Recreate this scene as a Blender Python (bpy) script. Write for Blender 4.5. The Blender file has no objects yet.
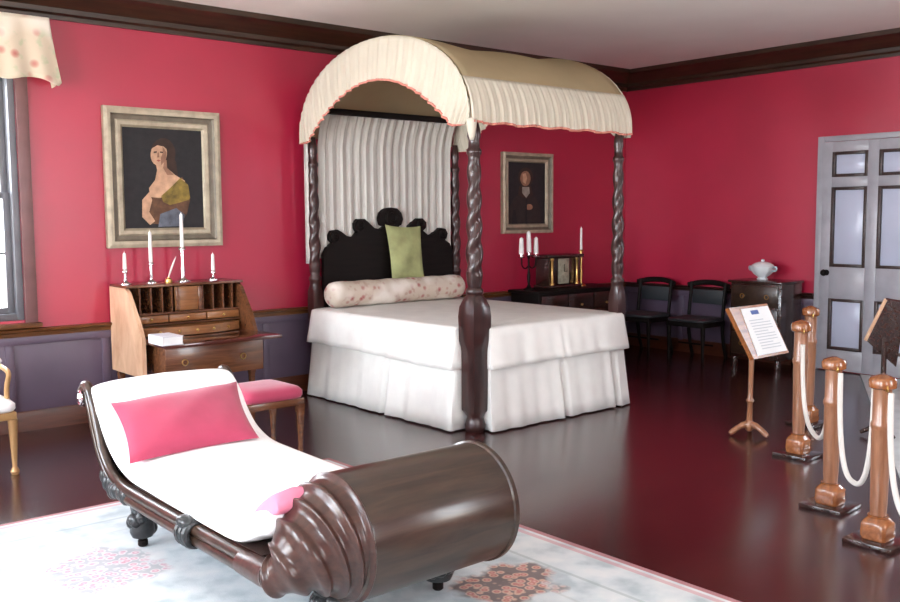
import bpy, bmesh, math, random
from mathutils import Vector, Matrix
random.seed(7)
PI = math.pi
sc = bpy.context.scene
COL = sc.collection

# ------------------------------------------------------------------ camera
F, YAW, PIT, ROLL, CH = 936.29, 0.70539, 0.09098, -0.00637, 1.6
_s, _c = math.sin(YAW), math.cos(YAW)
_right = Vector((_c, -_s, 0))
_fw = Vector((_s*math.cos(PIT), _c*math.cos(PIT), -math.sin(PIT)))
_up = _right.cross(_fw)
R2 = _right*math.cos(ROLL) + _up*math.sin(ROLL)
U2 = -_right*math.sin(ROLL) + _up*math.cos(ROLL)
EYE = Vector((0, 0, CH))
cam = bpy.data.objects.new('camera', bpy.data.cameras.new('camera'))
COL.objects.link(cam)
m = Matrix((R2, U2, -_fw)).transposed().to_4x4()
m.translation = EYE
cam.matrix_world = m
cam.data.sensor_width = 36
cam.data.lens = F/900*36
cam.data.clip_start = 0.05
sc.camera = cam

def ray(px, py):
    return _fw + R2*((px-450)/F) - U2*((py-301)/F)
def onX(px, py, x):
    d = ray(px, py); return EYE + d*(x/d.x)
def onY(px, py, y):
    d = ray(px, py); return EYE + d*(y/d.y)
def onZ(px, py, z=0):
    d = ray(px, py); return EYE + d*((z-CH)/d.z)

# room dimensions
BY, RX, LX, FY, H = 7.383, 9.12, -1.6, -2.2, 3.297
RAIL, CORN = 0.7775, 3.08

# ------------------------------------------------------------------ materials
def newmat(name):
    mt = bpy.data.materials.new(name); mt.use_nodes = True
    nt = mt.node_tree
    b = nt.nodes['Principled BSDF']
    return mt, nt, b
def N(nt, t, **kw):
    n = nt.nodes.new(t)
    for k, v in kw.items():
        if k in n.inputs: n.inputs[k].default_value = v
        else: setattr(n, k, v)
    return n
def coords(nt, scale=(1, 1, 1), kind='Object', rot=(0, 0, 0)):
    t = nt.nodes.new('ShaderNodeTexCoord')
    mp = nt.nodes.new('ShaderNodeMapping')
    mp.inputs['Scale'].default_value = scale
    mp.inputs['Rotation'].default_value = rot
    nt.links.new(t.outputs[kind], mp.inputs['Vector'])
    return mp.outputs['Vector']
def ramp(nt, fac, stops):
    r = nt.nodes.new('ShaderNodeValToRGB')
    el = r.color_ramp.elements
    while len(el) < len(stops): el.new(0.5)
    for e, (p, c) in zip(el, stops):
        e.position = p; e.color = (*c, 1)
    nt.links.new(fac, r.inputs['Fac'])
    return r.outputs['Color']
def bump(nt, b, h, strength=0.2, dist=0.01):
    n = nt.nodes.new('ShaderNodeBump')
    n.inputs['Strength'].default_value = strength
    n.inputs['Distance'].default_value = dist
    nt.links.new(h, n.inputs['Height'])
    nt.links.new(n.outputs['Normal'], b.inputs['Normal'])
def plain(name, col, rough=0.5, metal=0.0, var=0.12, scale=8.0, bmp=0.0, spec=0.5, coat=0.0):
    mt, nt, b = newmat(name)
    v = coords(nt)
    no = N(nt, 'ShaderNodeTexNoise', Scale=scale, Detail=4.0)
    nt.links.new(v, no.inputs['Vector'])
    a = tuple(max(0, x*(1-var)) for x in col); c = tuple(min(1, x*(1+var)) for x in col)
    nt.links.new(ramp(nt, no.outputs['Fac'], [(0.3, a), (0.7, c)]), b.inputs['Base Color'])
    b.inputs['Roughness'].default_value = rough
    b.inputs['Metallic'].default_value = metal
    b.inputs['Specular IOR Level'].default_value = spec
    b.inputs['Coat Weight'].default_value = coat
    if bmp: bump(nt, b, no.outputs['Fac'], bmp)
    return mt
def wood(name, dark, light, rough=0.3, scale=(1.5, 18, 18), coat=0.0, spec=0.5):
    mt, nt, b = newmat(name)
    v = coords(nt, scale)
    no = N(nt, 'ShaderNodeTexNoise', Scale=2.2, Detail=6.0, Roughness=0.6, Distortion=0.6)
    nt.links.new(v, no.inputs['Vector'])
    nt.links.new(ramp(nt, no.outputs['Fac'], [(0.3, dark), (0.7, light)]), b.inputs['Base Color'])
    b.inputs['Roughness'].default_value = rough
    b.inputs['Coat Weight'].default_value = coat
    b.inputs['Coat Roughness'].default_value = 0.12
    b.inputs['Specular IOR Level'].default_value = spec
    bump(nt, b, no.outputs['Fac'], 0.06, 0.004)
    return mt
def cloth(name, col, var=0.06, rough=0.85, wscale=260, bmp=0.15, sheen=0.0, sheer=0.0):
    mt, nt, b = newmat(name)
    v = coords(nt)
    no = N(nt, 'ShaderNodeTexNoise', Scale=7.0, Detail=3.0)
    nt.links.new(v, no.inputs['Vector'])
    a = tuple(x*(1-var) for x in col); c = tuple(min(1, x*(1+var)) for x in col)
    nt.links.new(ramp(nt, no.outputs['Fac'], [(0.3, a), (0.7, c)]), b.inputs['Base Color'])
    w = N(nt, 'ShaderNodeTexNoise', Scale=float(wscale), Detail=1.0)
    nt.links.new(v, w.inputs['Vector'])
    bump(nt, b, w.outputs['Fac'], bmp, 0.002)
    b.inputs['Roughness'].default_value = rough
    b.inputs['Sheen Weight'].default_value = sheen
    b.inputs['Specular IOR Level'].default_value = 0.25
    if sheer:
        tr = N(nt, 'ShaderNodeBsdfTranslucent'); tr.inputs['Color'].default_value = (*[x**.8 for x in col], 1)
        mx = N(nt, 'ShaderNodeMixShader', Fac=sheer)
        nt.links.new(b.outputs[0], mx.inputs[1]); nt.links.new(tr.outputs[0], mx.inputs[2])
        nt.links.new(mx.outputs[0], nt.nodes['Material Output'].inputs['Surface'])
    return mt
def floral(name, base, flower, leaf, scale=9.0, amount=0.5):
    mt, nt, b = newmat(name)
    v = coords(nt)
    vo = N(nt, 'ShaderNodeTexVoronoi', Scale=scale); nt.links.new(v, vo.inputs['Vector'])
    no = N(nt, 'ShaderNodeTexNoise', Scale=scale*1.3, Detail=3.0); nt.links.new(v, no.inputs['Vector'])
    big = N(nt, 'ShaderNodeTexNoise', Scale=scale*0.35, Detail=1.0); nt.links.new(v, big.inputs['Vector'])
    c1 = ramp(nt, vo.outputs['Distance'], [(0.0, flower), (0.22, tuple(0.5*(x+y) for x, y in zip(base, flower))), (0.36, base)])
    c2 = ramp(nt, no.outputs['Fac'], [(0.55, base), (0.66, leaf)])
    mx = N(nt, 'ShaderNodeMix', data_type='RGBA', blend_type='MULTIPLY')
    mx.inputs['Factor'].default_value = 1.0
    nt.links.new(c1, mx.inputs[6]); nt.links.new(c2, mx.inputs[7])
    m2 = N(nt, 'ShaderNodeMix', data_type='RGBA')
    f = ramp(nt, big.outputs['Fac'], [(amount-0.08, (0, 0, 0)), (amount+0.08, (1, 1, 1))])
    nt.links.new(f, m2.inputs['Factor'])
    m2.inputs[6].default_value = (*base, 1)
    nt.links.new(mx.outputs[2], m2.inputs[7])
    nt.links.new(m2.outputs[2], b.inputs['Base Color'])
    b.inputs['Roughness'].default_value = 0.9
    b.inputs['Specular IOR Level'].default_value = 0.2
    return mt

M = {}
M['pink'] = plain('crimson wall paint', (0.40, 0.011, 0.046), 0.36, var=0.06, scale=2.5, spec=0.85)
M['wains'] = plain('plum grey paint', (0.105, 0.075, 0.115), 0.38, var=0.1, scale=3)
M['ceiling'] = plain('ceiling plaster', (0.78, 0.75, 0.72), 0.9, var=0.03, scale=1.5, spec=0.1)
M['cornice'] = wood('cornice mahogany', (0.012, 0.006, 0.003), (0.05, 0.022, 0.010), 0.4, (1, 1, 20))
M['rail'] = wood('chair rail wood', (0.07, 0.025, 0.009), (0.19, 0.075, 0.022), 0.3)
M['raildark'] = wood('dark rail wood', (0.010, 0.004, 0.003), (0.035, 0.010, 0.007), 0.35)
M['base'] = wood('baseboard wood', (0.05, 0.014, 0.007), (0.11, 0.03, 0.013), 0.35)
M['mahog'] = wood('dark mahogany', (0.012, 0.005, 0.004), (0.045, 0.018, 0.013), 0.22, coat=0.3)
M['mahogbar'] = wood('polished mahogany veneer', (0.016, 0.009, 0.006), (0.050, 0.027, 0.017), 0.28, (1.2, 10, 10), coat=0.25)
M['reed'] = wood('reeded red mahogany', (0.025, 0.010, 0.008), (0.07, 0.030, 0.022), 0.28)
M['bedwood'] = wood('bed mahogany', (0.012, 0.005, 0.005), (0.05, 0.016, 0.014), 0.3, (14, 14, 1.5), coat=0.15)
M['ebony'] = wood('near black wood', (0.004, 0.003, 0.003), (0.012, 0.008, 0.007), 0.5, spec=0.12)
M['desk'] = wood('desk wood', (0.07, 0.024, 0.010), (0.19, 0.072, 0.030), 0.25, coat=0.25)
M['desktop'] = wood('polished desk top', (0.05, 0.012, 0.008), (0.11, 0.03, 0.02), 0.12, coat=0.5)
M['desklitpale'] = wood('pale walnut edge and window-lit side', (0.48, 0.26, 0.15), (0.74, 0.50, 0.33), 0.35, (14, 3, 1.2))  # desk side has window light put into its colour; also a pale edge
M['deskmid'] = wood('honey drawer wood', (0.16, 0.058, 0.016), (0.33, 0.14, 0.05), 0.3)
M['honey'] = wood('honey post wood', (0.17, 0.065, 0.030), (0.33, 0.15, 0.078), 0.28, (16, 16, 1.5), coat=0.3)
M['amber'] = wood('amber turned wood', (0.15, 0.045, 0.014), (0.32, 0.115, 0.035), 0.25, coat=0.3)
M['brass'] = plain('old brass', (0.55, 0.36, 0.12), 0.3, 1.0)
M['silver'] = plain('silver plate', (0.75, 0.75, 0.78), 0.2, 1.0)
M['wax'] = plain('candle wax', (0.82, 0.80, 0.78), 0.5, var=0.03)
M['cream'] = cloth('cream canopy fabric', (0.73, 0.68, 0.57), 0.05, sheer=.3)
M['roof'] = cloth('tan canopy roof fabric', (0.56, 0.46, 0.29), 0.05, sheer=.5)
M['pinktrim'] = cloth('pink trim braid', (0.58, 0.22, 0.17), 0.1)
M['curtain'] = cloth('white bed curtain', (0.68, 0.66, 0.62), 0.05, sheer=.2)
M['linen'] = cloth('white coverlet cotton', (0.74, 0.73, 0.70), 0.04)
M['ruffle'] = cloth('dust ruffle cotton', (0.72, 0.71, 0.68), 0.04)
M['white'] = cloth('white upholstery', (0.88, 0.87, 0.87), 0.02)
M['rose'] = cloth('rose pink velvet', (0.41, 0.045, 0.10), 0.08, 0.7, sheen=0.3)
M['roselight'] = cloth('pale rose lining', (0.72, 0.22, 0.32), 0.08)
M['olive'] = cloth('pale olive brocade', (0.34, 0.36, 0.17), 0.25)
M['bolster'] = floral('floral bolster cotton', (0.74, 0.68, 0.62), (0.45, 0.08, 0.11), (0.62, 0.50, 0.45), 13.0, 0.46)
M['valance'] = floral('floral chintz', (0.76, 0.70, 0.61), (0.55, 0.07, 0.09), (0.60, 0.66, 0.52), 9.0, 0.36)
M['winframe'] = plain('grey window paint', (0.13, 0.13, 0.145), 0.4)
M['wincase'] = plain('window casing', (0.16, 0.075, 0.075), 0.4)
M['doorpaint'] = plain('pale grey door paint', (0.36, 0.36, 0.40), 0.28, var=0.12, scale=5)
M['doorpanel'] = plain('pale blue grey door panel', (0.50, 0.54, 0.68), 0.22, var=0.05, scale=2)
M['doortrim'] = wood('dark door moulding', (0.02, 0.012, 0.012), (0.06, 0.035, 0.03), 0.35)
M['rope'] = cloth('white rope', (0.60, 0.57, 0.53), 0.05)
M['paper'] = plain('paper', (0.78, 0.80, 0.80), 0.6, var=0.02)
M['ink'] = plain('grey printed lines', (0.50, 0.54, 0.57), 0.6, var=0.02)
M['blue'] = plain('blue printed mark', (0.04, 0.09, 0.30), 0.6)
M['book'] = plain('pale grey book cloth', (0.62, 0.62, 0.66), 0.6)
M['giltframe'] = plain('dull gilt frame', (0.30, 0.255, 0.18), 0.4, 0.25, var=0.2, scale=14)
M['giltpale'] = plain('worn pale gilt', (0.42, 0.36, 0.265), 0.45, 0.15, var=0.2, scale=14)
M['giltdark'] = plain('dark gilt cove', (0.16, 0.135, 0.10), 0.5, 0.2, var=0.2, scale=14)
M['porcelain'] = plain('white porcelain', (0.72, 0.75, 0.78), 0.15, var=0.04)
M['porcelainblue'] = plain('blue grey porcelain glaze', (0.35, 0.45, 0.50), 0.15, var=0.2, scale=20)
M['runner'] = cloth('grey runner pile', (0.50, 0.53, 0.54), 0.10, wscale=120)
M['gilt'] = plain('gilt chair wood', (0.42, 0.24, 0.10), 0.35, 0.2)
M['bronze'] = plain('dark carved bronze green wood', (0.03, 0.032, 0.033), 0.3, 0.1, var=0.4, scale=30, bmp=0.5)
M['cane'] = plain('dark caned panel', (0.022, 0.026, 0.03), 0.5)
M['clockface'] = plain('pale greenish clock dial', (0.36, 0.36, 0.27), 0.5, var=0.3, scale=25)

# rug
def rugmat():
    mt, nt, b = newmat('floral aubusson rug pile')
    L = nt.links
    tc = nt.nodes.new('ShaderNodeTexCoord'); P = tc.outputs['Object']
    no = N(nt, 'ShaderNodeTexNoise', Scale=6.0, Detail=5.0); L.new(P, no.inputs['Vector'])
    col = ramp(nt, no.outputs['Fac'], [(0.35, (0.40, 0.46, 0.49)), (0.5, (0.54, 0.59, 0.61)), (0.68, (0.64, 0.66, 0.66))])
    sep = nt.nodes.new('ShaderNodeSeparateXYZ'); L.new(P, sep.inputs[0])
    def math1(op, a, bb=None):
        n = N(nt, 'ShaderNodeMath', operation=op)
        for i, x in enumerate((a, bb)):
            if x is None: continue
            if isinstance(x, (int, float)): n.inputs[i].default_value = x
            else: L.new(x, n.inputs[i])
        return n.outputs[0]
    def mix(fac, c1, c2):
        n = N(nt, 'ShaderNodeMix', data_type='RGBA')
        L.new(fac, n.inputs['Factor'])
        L.new(c1, n.inputs[6])
        if isinstance(c2, tuple): n.inputs[7].default_value = (*c2, 1)
        else: L.new(c2, n.inputs[7])
        return n.outputs[2]
    # object origin is the rug's centre: half sizes
    ex = math1('SUBTRACT', 1.66, math1('ABSOLUTE', sep.outputs['X']))
    ey = math1('SUBTRACT', 2.27, math1('ABSOLUTE', sep.outputs['Y']))
    e = math1('MINIMUM', ex, ey)
    def band(lo, hi):
        return math1('MULTIPLY', math1('GREATER_THAN', e, lo), math1('LESS_THAN', e, hi))
    col = mix(math1('MULTIPLY', band(0.0, 0.035), 0.85), col, (0.36, 0.12, 0.13))
    col = mix(math1('MULTIPLY', band(0.055, 0.085), 0.55), col, (0.55, 0.22, 0.24))
    col = mix(math1('MULTIPLY', band(0.30, 0.32), 0.5), col, (0.30, 0.36, 0.36))
    col = mix(math1('MULTIPLY', band(0.50, 0.515), 0.35), col, (0.40, 0.42, 0.40))
    # flower medallions
    dist = N(nt, 'ShaderNodeTexNoise', Scale=5.0, Detail=3.0); L.new(P, dist.inputs['Vector'])
    vo = N(nt, 'ShaderNodeTexVoronoi', Scale=24.0); L.new(P, vo.inputs['Vector'])
    fl1 = ramp(nt, vo.outputs['Distance'], [(0.0, (0.72, 0.60, 0.62)), (0.3, (0.50, 0.20, 0.26)), (0.5, (0.62, 0.56, 0.58)), (0.62, (0.34, 0.34, 0.36))])
    fl2 = ramp(nt, vo.outputs['Distance'], [(0.0, (0.70, 0.42, 0.34)), (0.28, (0.42, 0.08, 0.05)), (0.45, (0.60, 0.36, 0.25)), (0.6, (0.12, 0.06, 0.05))])
    for (mx_, my_, rx, ry, fl) in [(1.47, 4.16, .30, .30, fl1), (2.72, 2.83, .27, .24, fl2), (0.85, 3.55, .3, .34, fl1), (2.45, 1.6, .3, .5, fl2), (0.45, 4.6, .3, .3, fl1), (2.85, 4.7, .25, .25, fl1), (0.6, 1.4, .4, .4, fl1)]:
        dx = math1('DIVIDE', math1('SUBTRACT', sep.outputs['X'], mx_-1.66), rx)
        dy = math1('DIVIDE', math1('SUBTRACT', sep.outputs['Y'], my_-2.87), ry)
        d = math1('SQRT', math1('ADD', math1('MULTIPLY', dx, dx), math1('MULTIPLY', dy, dy)))
        d = math1('ADD', d, math1('MULTIPLY', math1('SUBTRACT', dist.outputs['Fac'], 0.5), 1.6))
        fac = ramp(nt, d, [(0.72, (1, 1, 1)), (0.95, (0, 0, 0))])
        col = mix(math1('MULTIPLY', fac, 0.8), col, fl)
    L.new(col, b.inputs['Base Color'])
    b.inputs['Roughness'].default_value = 0.95
    b.inputs['Specular IOR Level'].default_value = 0.15
    w = N(nt, 'ShaderNodeTexNoise', Scale=220.0); L.new(P, w.inputs['Vector'])
    bump(nt, b, w.outputs['Fac'], 0.4, 0.004)
    return mt
M['rug'] = rugmat()

def floormat():
    mt, nt, b = newmat('polished mahogany floorboards')
    L = nt.links
    v = coords(nt)
    br = nt.nodes.new('ShaderNodeTexBrick')
    br.inputs['Scale'].default_value = 1.0
    br.inputs['Mortar Size'].default_value = 0.004
    br.inputs['Brick Width'].default_value = 3.1
    br.inputs['Row Height'].default_value = 0.17
    br.inputs['Color1'].default_value = (0.030, 0.006, 0.006, 1)
    br.inputs['Color2'].default_value = (0.044, 0.009, 0.008, 1)
    br.inputs['Mortar'].default_value = (0.006, 0.002, 0.002, 1)
    L.new(v, br.inputs['Vector'])
    g = N(nt, 'ShaderNodeTexNoise', Scale=3.0, Detail=5.0)
    L.new(coords(nt, (1.2, 16, 1)), g.inputs['Vector'])
    mx = N(nt, 'ShaderNodeMix', data_type='RGBA', blend_type='MULTIPLY'); mx.inputs['Factor'].default_value = 0.7
    L.new(br.outputs['Color'], mx.inputs[6])
    L.new(ramp(nt, g.outputs['Fac'], [(0.3, (0.5, 0.5, 0.5)), (0.7, (1.25, 1.2, 1.2))]), mx.inputs[7])
    L.new(mx.outputs[2], b.inputs['Base Color'])
    r = N(nt, 'ShaderNodeTexNoise', Scale=1.1, Detail=2.0); L.new(v, r.inputs['Vector'])
    mr = N(nt, 'ShaderNodeMapRange'); mr.inputs['To Min'].default_value = 0.20; mr.inputs['To Max'].default_value = 0.29
    L.new(r.outputs['Fac'], mr.inputs['Value']); L.new(mr.outputs[0], b.inputs['Roughness'])
    b.inputs['IOR'].default_value = 1.6
    b.inputs['Coat Weight'].default_value = 0.35
    b.inputs['Coat Roughness'].default_value = 0.18
    bump(nt, b, br.outputs['Fac'], 0.25, 0.003)
    return mt
M['floor'] = floormat()

def glassmat():
    mt, nt, b = newmat('window glass')
    nt.nodes.remove(b)
    out = nt.nodes['Material Output']
    t = N(nt, 'ShaderNodeBsdfTransparent'); g = N(nt, 'ShaderNodeBsdfGlossy', Roughness=0.05)
    no = N(nt, 'ShaderNodeTexNoise', Scale=2.0)
    mr = N(nt, 'ShaderNodeMapRange'); mr.inputs['To Min'].default_value = 0.04; mr.inputs['To Max'].default_value = 0.08
    nt.links.new(no.outputs['Fac'], mr.inputs['Value'])
    mx = nt.nodes.new('ShaderNodeMixShader')
    nt.links.new(mr.outputs[0], mx.inputs['Fac'])
    nt.links.new(t.outputs[0], mx.inputs[1]); nt.links.new(g.outputs[0], mx.inputs[2])
    nt.links.new(mx.outputs[0], out.inputs['Surface'])
    return mt
M['glass'] = glassmat()

# ------------------------------------------------------------------ mesh builder
class MB:
    def __init__(self):
        self.bm = bmesh.new(); self.mi = 0
    def faces(self, fs):
        for f in fs: f.material_index = self.mi
        return self
    def box(self, x0, x1, y0, y1, z0, z1, bev=0.0, seg=2):
        t = bmesh.new()
        bmesh.ops.create_cube(t, size=1)
        for v in t.verts:
            v.co = Vector(((x0+x1)/2+v.co.x*(x1-x0), (y0+y1)/2+v.co.y*(y1-y0), (z0+z1)/2+v.co.z*(z1-z0)))
        if bev > 0:
            bmesh.ops.bevel(t, geom=t.edges[:], offset=bev, segments=seg, affect='EDGES', profile=0.5)
        return self.merge(t)
    def merge(self, t, mat=None):
        vm = {}
        for v in t.verts: vm[v] = self.bm.verts.new(mat @ v.co if mat else v.co)
        for f in t.faces:
            try:
                nf = self.bm.faces.new([vm[v] for v in f.verts]); nf.material_index = self.mi
            except ValueError: pass
        t.free(); return self
    def grid(self, fn, nu, nv, cu=False, cv=False):
        vs = [[self.bm.verts.new(fn(i/(nu if cu else nu-1), j/(nv if cv else nv-1))) for j in range(nv)] for i in range(nu)]
        for i in range(nu if cu else nu-1):
            for j in range(nv if cv else nv-1):
                f = self.bm.faces.new([vs[i][j], vs[(i+1) % nu][j], vs[(i+1) % nu][(j+1) % nv], vs[i][(j+1) % nv]])
                f.material_index = self.mi
        return vs
    def rings(self, rings, cap=True):
        R = [[self.bm.verts.new(p) for p in r] for r in rings]
        n = len(R[0])
        for a, b in zip(R, R[1:]):
            for j in range(n):
                f = self.bm.faces.new([a[j], a[(j+1) % n], b[(j+1) % n], b[j]]); f.material_index = self.mi
        if cap:
            f = self.bm.faces.new(R[0][::-1]); f.material_index = self.mi
            f = self.bm.faces.new(R[-1]); f.material_index = self.mi
        return self
    def lathe(self, prof, cx=0, cy=0, cz=0, seg=24, axis='z', tw=None):
        """prof: (r, t[, square 0..1])"""
        rs = []
        for p in prof:
            r, t = p[0], p[1]; sq = p[2] if len(p) > 2 else 0
            ring = []
            for k in range(seg):
                a = 2*PI*k/seg
                rr = r
                if sq:
                    q = 1/max(abs(math.cos(a)), abs(math.sin(a)))
                    rr = r*(1-sq+sq*q)
                if tw and tw[0] <= t <= tw[1]:
                    fade = min(1, (t-tw[0])/0.05, (tw[1]-t)/0.05)
                    rr *= 1+tw[2]*fade*math.cos(tw[3]*a-tw[4]*t)
                x, y = rr*math.cos(a), rr*math.sin(a)
                if axis == 'z': ring.append((cx+x, cy+y, cz+t))
                elif axis == 'x': ring.append((cx+t, cy+x, cz+y))
                else: ring.append((cx+y, cy+t, cz+x))
            rs.append(ring)
        return self.rings(rs)
    def tube(self, pts, r, seg=10, cap=True, sx=1.0):
        pts = [Vector(p) for p in pts]; n = len(pts); rs = []
        ref = None
        for i, p in enumerate(pts):
            t = (pts[min(i+1, n-1)]-pts[max(i-1, 0)]).normalized()
            if ref is None:
                ref = Vector((0, 0, 1)) if abs(t.z) < 0.9 else Vector((1, 0, 0))
            u = (ref - t*ref.dot(t)).normalized(); w = t.cross(u); ref = u
            rr = r[i] if isinstance(r, (list, tuple)) else r
            rs.append([p+u*(rr*math.cos(2*PI*k/seg))+w*(rr*sx*math.sin(2*PI*k/seg)) for k in range(seg)])
        return self.rings(rs, cap)
    def torus(self, c, R, r, axis, seg=20, ss=8):
        c = Vector(c); a = Vector(axis).normalized()
        u = a.orthogonal().normalized(); w = a.cross(u)
        def fn(i, j):
            d = u*math.cos(2*PI*i)+w*math.sin(2*PI*i)
            return c+d*(R+r*math.cos(2*PI*j))+a*(r*math.sin(2*PI*j))
        self.grid(fn, seg, ss, True, True); return self
    def prism(self, pts, ext):
        """pts: list of 3d points (planar polygon), ext: extrusion vector"""
        e = Vector(ext)
        a = [self.bm.verts.new(p) for p in pts]; b = [self.bm.verts.new(Vector(p)+e) for p in pts]
        n = len(pts); fs = [self.bm.faces.new(a), self.bm.faces.new(b[::-1])]
        for i in range(n): fs.append(self.bm.faces.new([a[i], b[i], b[(i+1) % n], a[(i+1) % n]]))
        self.faces(fs); return self
    def poly(self, pts):
        f = self.bm.faces.new([self.bm.verts.new(p) for p in pts]); f.material_index = self.mi; return self
    def ball(self, c, r, seg=16):
        t = bmesh.new(); bmesh.ops.create_uvsphere(t, u_segments=seg, v_segments=max(6, seg//2), radius=1)
        rx, ry, rz = r if isinstance(r, (tuple, list)) else (r, r, r)
        for v in t.verts: v.co = Vector((c[0]+v.co.x*rx, c[1]+v.co.y*ry, c[2]+v.co.z*rz))
        return self.merge(t)

def build(name, mb, mats, parent=None, origin=None, smooth=40, solid=0.0, fix=True):
    """one mesh object; geometry is given in room coordinates and re-based on its parent's (or its own) origin"""
    bm = mb.bm
    if fix: bmesh.ops.recalc_face_normals(bm, faces=bm.faces[:])
    if parent is not None:
        off = Vector(parent['_o'])
        o_world = off
    elif origin is not None:
        off = Vector(origin)
    else:
        xs = [v.co.x for v in bm.verts]; ys = [v.co.y for v in bm.verts]; zs = [v.co.z for v in bm.verts]
        off = Vector(((min(xs)+max(xs))/2, (min(ys)+max(ys))/2, min(zs)))
    for v in bm.verts: v.co -= off
    me = bpy.data.meshes.new(name); bm.to_mesh(me); bm.free()
    if not isinstance(mats, (list, tuple)): mats = [mats]
    for mt in mats: me.materials.append(mt)
    if smooth:
        me.polygons.foreach_set('use_smooth', [True]*len(me.polygons))
        me.set_sharp_from_angle(angle=math.radians(smooth))
    o = bpy.data.objects.new(name, me); COL.objects.link(o)
    if parent is not None:
        o.parent = parent
    else:
        o.location = off
    o['_o'] = list(off)
    if solid:
        md = o.modifiers.new('thickness', 'SOLIDIFY'); md.thickness = solid; md.offset = 0
    return o
def thing(name, label, cat, loc, group=None):
    o = bpy.data.objects.new(name, None); COL.objects.link(o)
    o.location = loc; o.empty_display_size = 0.1
    o['_o'] = list(loc)
    return tag(o, label, cat, group)
def tag(o, label, cat, group=None):
    o['label'] = label; o['category'] = cat
    if group: o['group'] = group
    return o
def struct(name, mb, mat, parent=None, **kw):
    o = build(name, mb, mat, parent, **kw)
    if parent is None: o['kind'] = 'structure'
    return o
def dup(root, loc, label, group=None):
    r = root.copy(); COL.objects.link(r); r.location = loc; r['label'] = label
    if group: r['group'] = group
    for ch in list(root.children):
        c = ch.copy(); COL.objects.link(c); c.parent = r
        for g in ch.children:
            d = g.copy(); COL.objects.link(d); d.parent = c
    return r

# ------------------------------------------------------------------ room shell
struct('floor', MB().box(LX-.2, RX+.2, FY-.2, BY+.2, -0.1, 0), M['floor'])
struct('ceiling', MB().box(LX-.2, RX+.2, FY-.2, BY+.2, H, H+.1), M['ceiling'])
WX0, WX1, WZ0, WZ1 = 0.95, 2.10, 0.84, 2.70          # opening of the visible window
w = MB()
w.box(LX-.2, WX0, BY, BY+.2, 0, H); w.box(WX1, RX+.2, BY, BY+.2, 0, H)
w.box(WX0, WX1, BY, BY+.2, 0, WZ0); w.box(WX0, WX1, BY, BY+.2, WZ1, H)
struct('wall_back', w, M['pink'])
RW = (0.4, 1.8)                                       # unseen window added in the right wall to light the runner
struct('wall_right', MB().box(RX, RX+.2, FY, RW[0], 0, H).box(RX, RX+.2, RW[1], BY, 0, H).box(RX, RX+.2, RW[0], RW[1], 0, .85).box(RX, RX+.2, RW[0], RW[1], 2.75, H), M['pink'])
LW = [(0.1, 1.5), (3.0, 4.4), (5.4, 6.8)]             # side windows that light the room
w = MB(); y = FY
for a, b_ in LW:
    w.box(LX-.2, LX, y, a, 0, H); w.box(LX-.2, LX, a, b_, 0, .75); w.box(LX-.2, LX, a, b_, 2.75, H); y = b_
w.box(LX-.2, LX, y, BY, 0, H)
struct('wall_left', w, M['pink'])
FW = [(0.6, 2.0), (4.2, 5.6)]
w = MB(); x = LX
for a, b_ in FW:
    w.box(x, a, FY-.2, FY, 0, H); w.box(a, b_, FY-.2, FY, 0, .75); w.box(a, b_, FY-.2, FY, 2.75, H); x = b_
w.box(x, RX, FY-.2, FY, 0, H)
struct('wall_front', w, M['pink'])

# wainscot slabs with framed panels
def wainscot(name, along, a, b, face, sgn, gaps=()):
    mb = MB()
    def put(u0, u1, z0, z1, t):
        lo, hi = (face, face+sgn*t) if sgn > 0 else (face+sgn*t, face)
        if along == 'x': mb.box(u0, u1, lo, hi, z0, z1, 0.003)
        else: mb.box(lo, hi, u0, u1, z0, z1, 0.003)
    segs = []
    cur = a
    for g0, g1 in gaps: segs.append((cur, g0)); cur = g1
    segs.append((cur, b))
    for u0, u1 in segs:
        put(u0, u1, 0.14, RAIL-.06, 0.012)
        n = max(1, round((u1-u0)/0.72)); wd = (u1-u0)/n
        for i in range(n+1):
            x_ = u0+i*wd
            put(max(u0, x_-.03), min(u1, x_+.03), 0.14, RAIL-.06, 0.024)
        put(u0, u1, RAIL-.12, RAIL-.061, 0.027)
    return struct(name, mb, M['wains'])
DY0, DY1 = 3.73, 4.87
wainscot('trim_1', 'x', LX, RX, BY, -1)
wainscot('trim_2', 'y', FY, BY-.03, RX, -1, gaps=[(DY0-.02, DY1+.02)])
def railprof(face, sgn, z): return [(face, z-.065), (face+sgn*.03, z-.06), (face+sgn*.035, z-.03), (face+sgn*.06, z-.02), (face+sgn*.065, z-.004), (face+sgn*.055, z), (face, z)]
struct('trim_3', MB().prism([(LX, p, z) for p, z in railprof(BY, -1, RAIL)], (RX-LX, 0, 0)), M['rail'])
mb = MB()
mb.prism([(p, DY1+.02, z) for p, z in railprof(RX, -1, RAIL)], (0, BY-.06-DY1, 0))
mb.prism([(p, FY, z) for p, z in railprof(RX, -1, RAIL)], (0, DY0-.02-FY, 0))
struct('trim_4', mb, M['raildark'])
def baseprof(face, sgn): return [(face, 0), (face+sgn*.03, 0), (face+sgn*.03, .11), (face+sgn*.02, .15), (face, .155)]
struct('baseboard_back', MB().prism([(LX, p, z) for p, z in baseprof(BY, -1)], (RX-LX, 0, 0)), M['base'])
mb = MB()
mb.prism([(p, DY1+.02, z) for p, z in baseprof(RX, -1)], (0, BY-.03-DY1, 0))
mb.prism([(p, FY, z) for p, z in baseprof(RX, -1)], (0, DY0-.02-FY, 0))
struct('baseboard_right', mb, M['base'])
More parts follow.
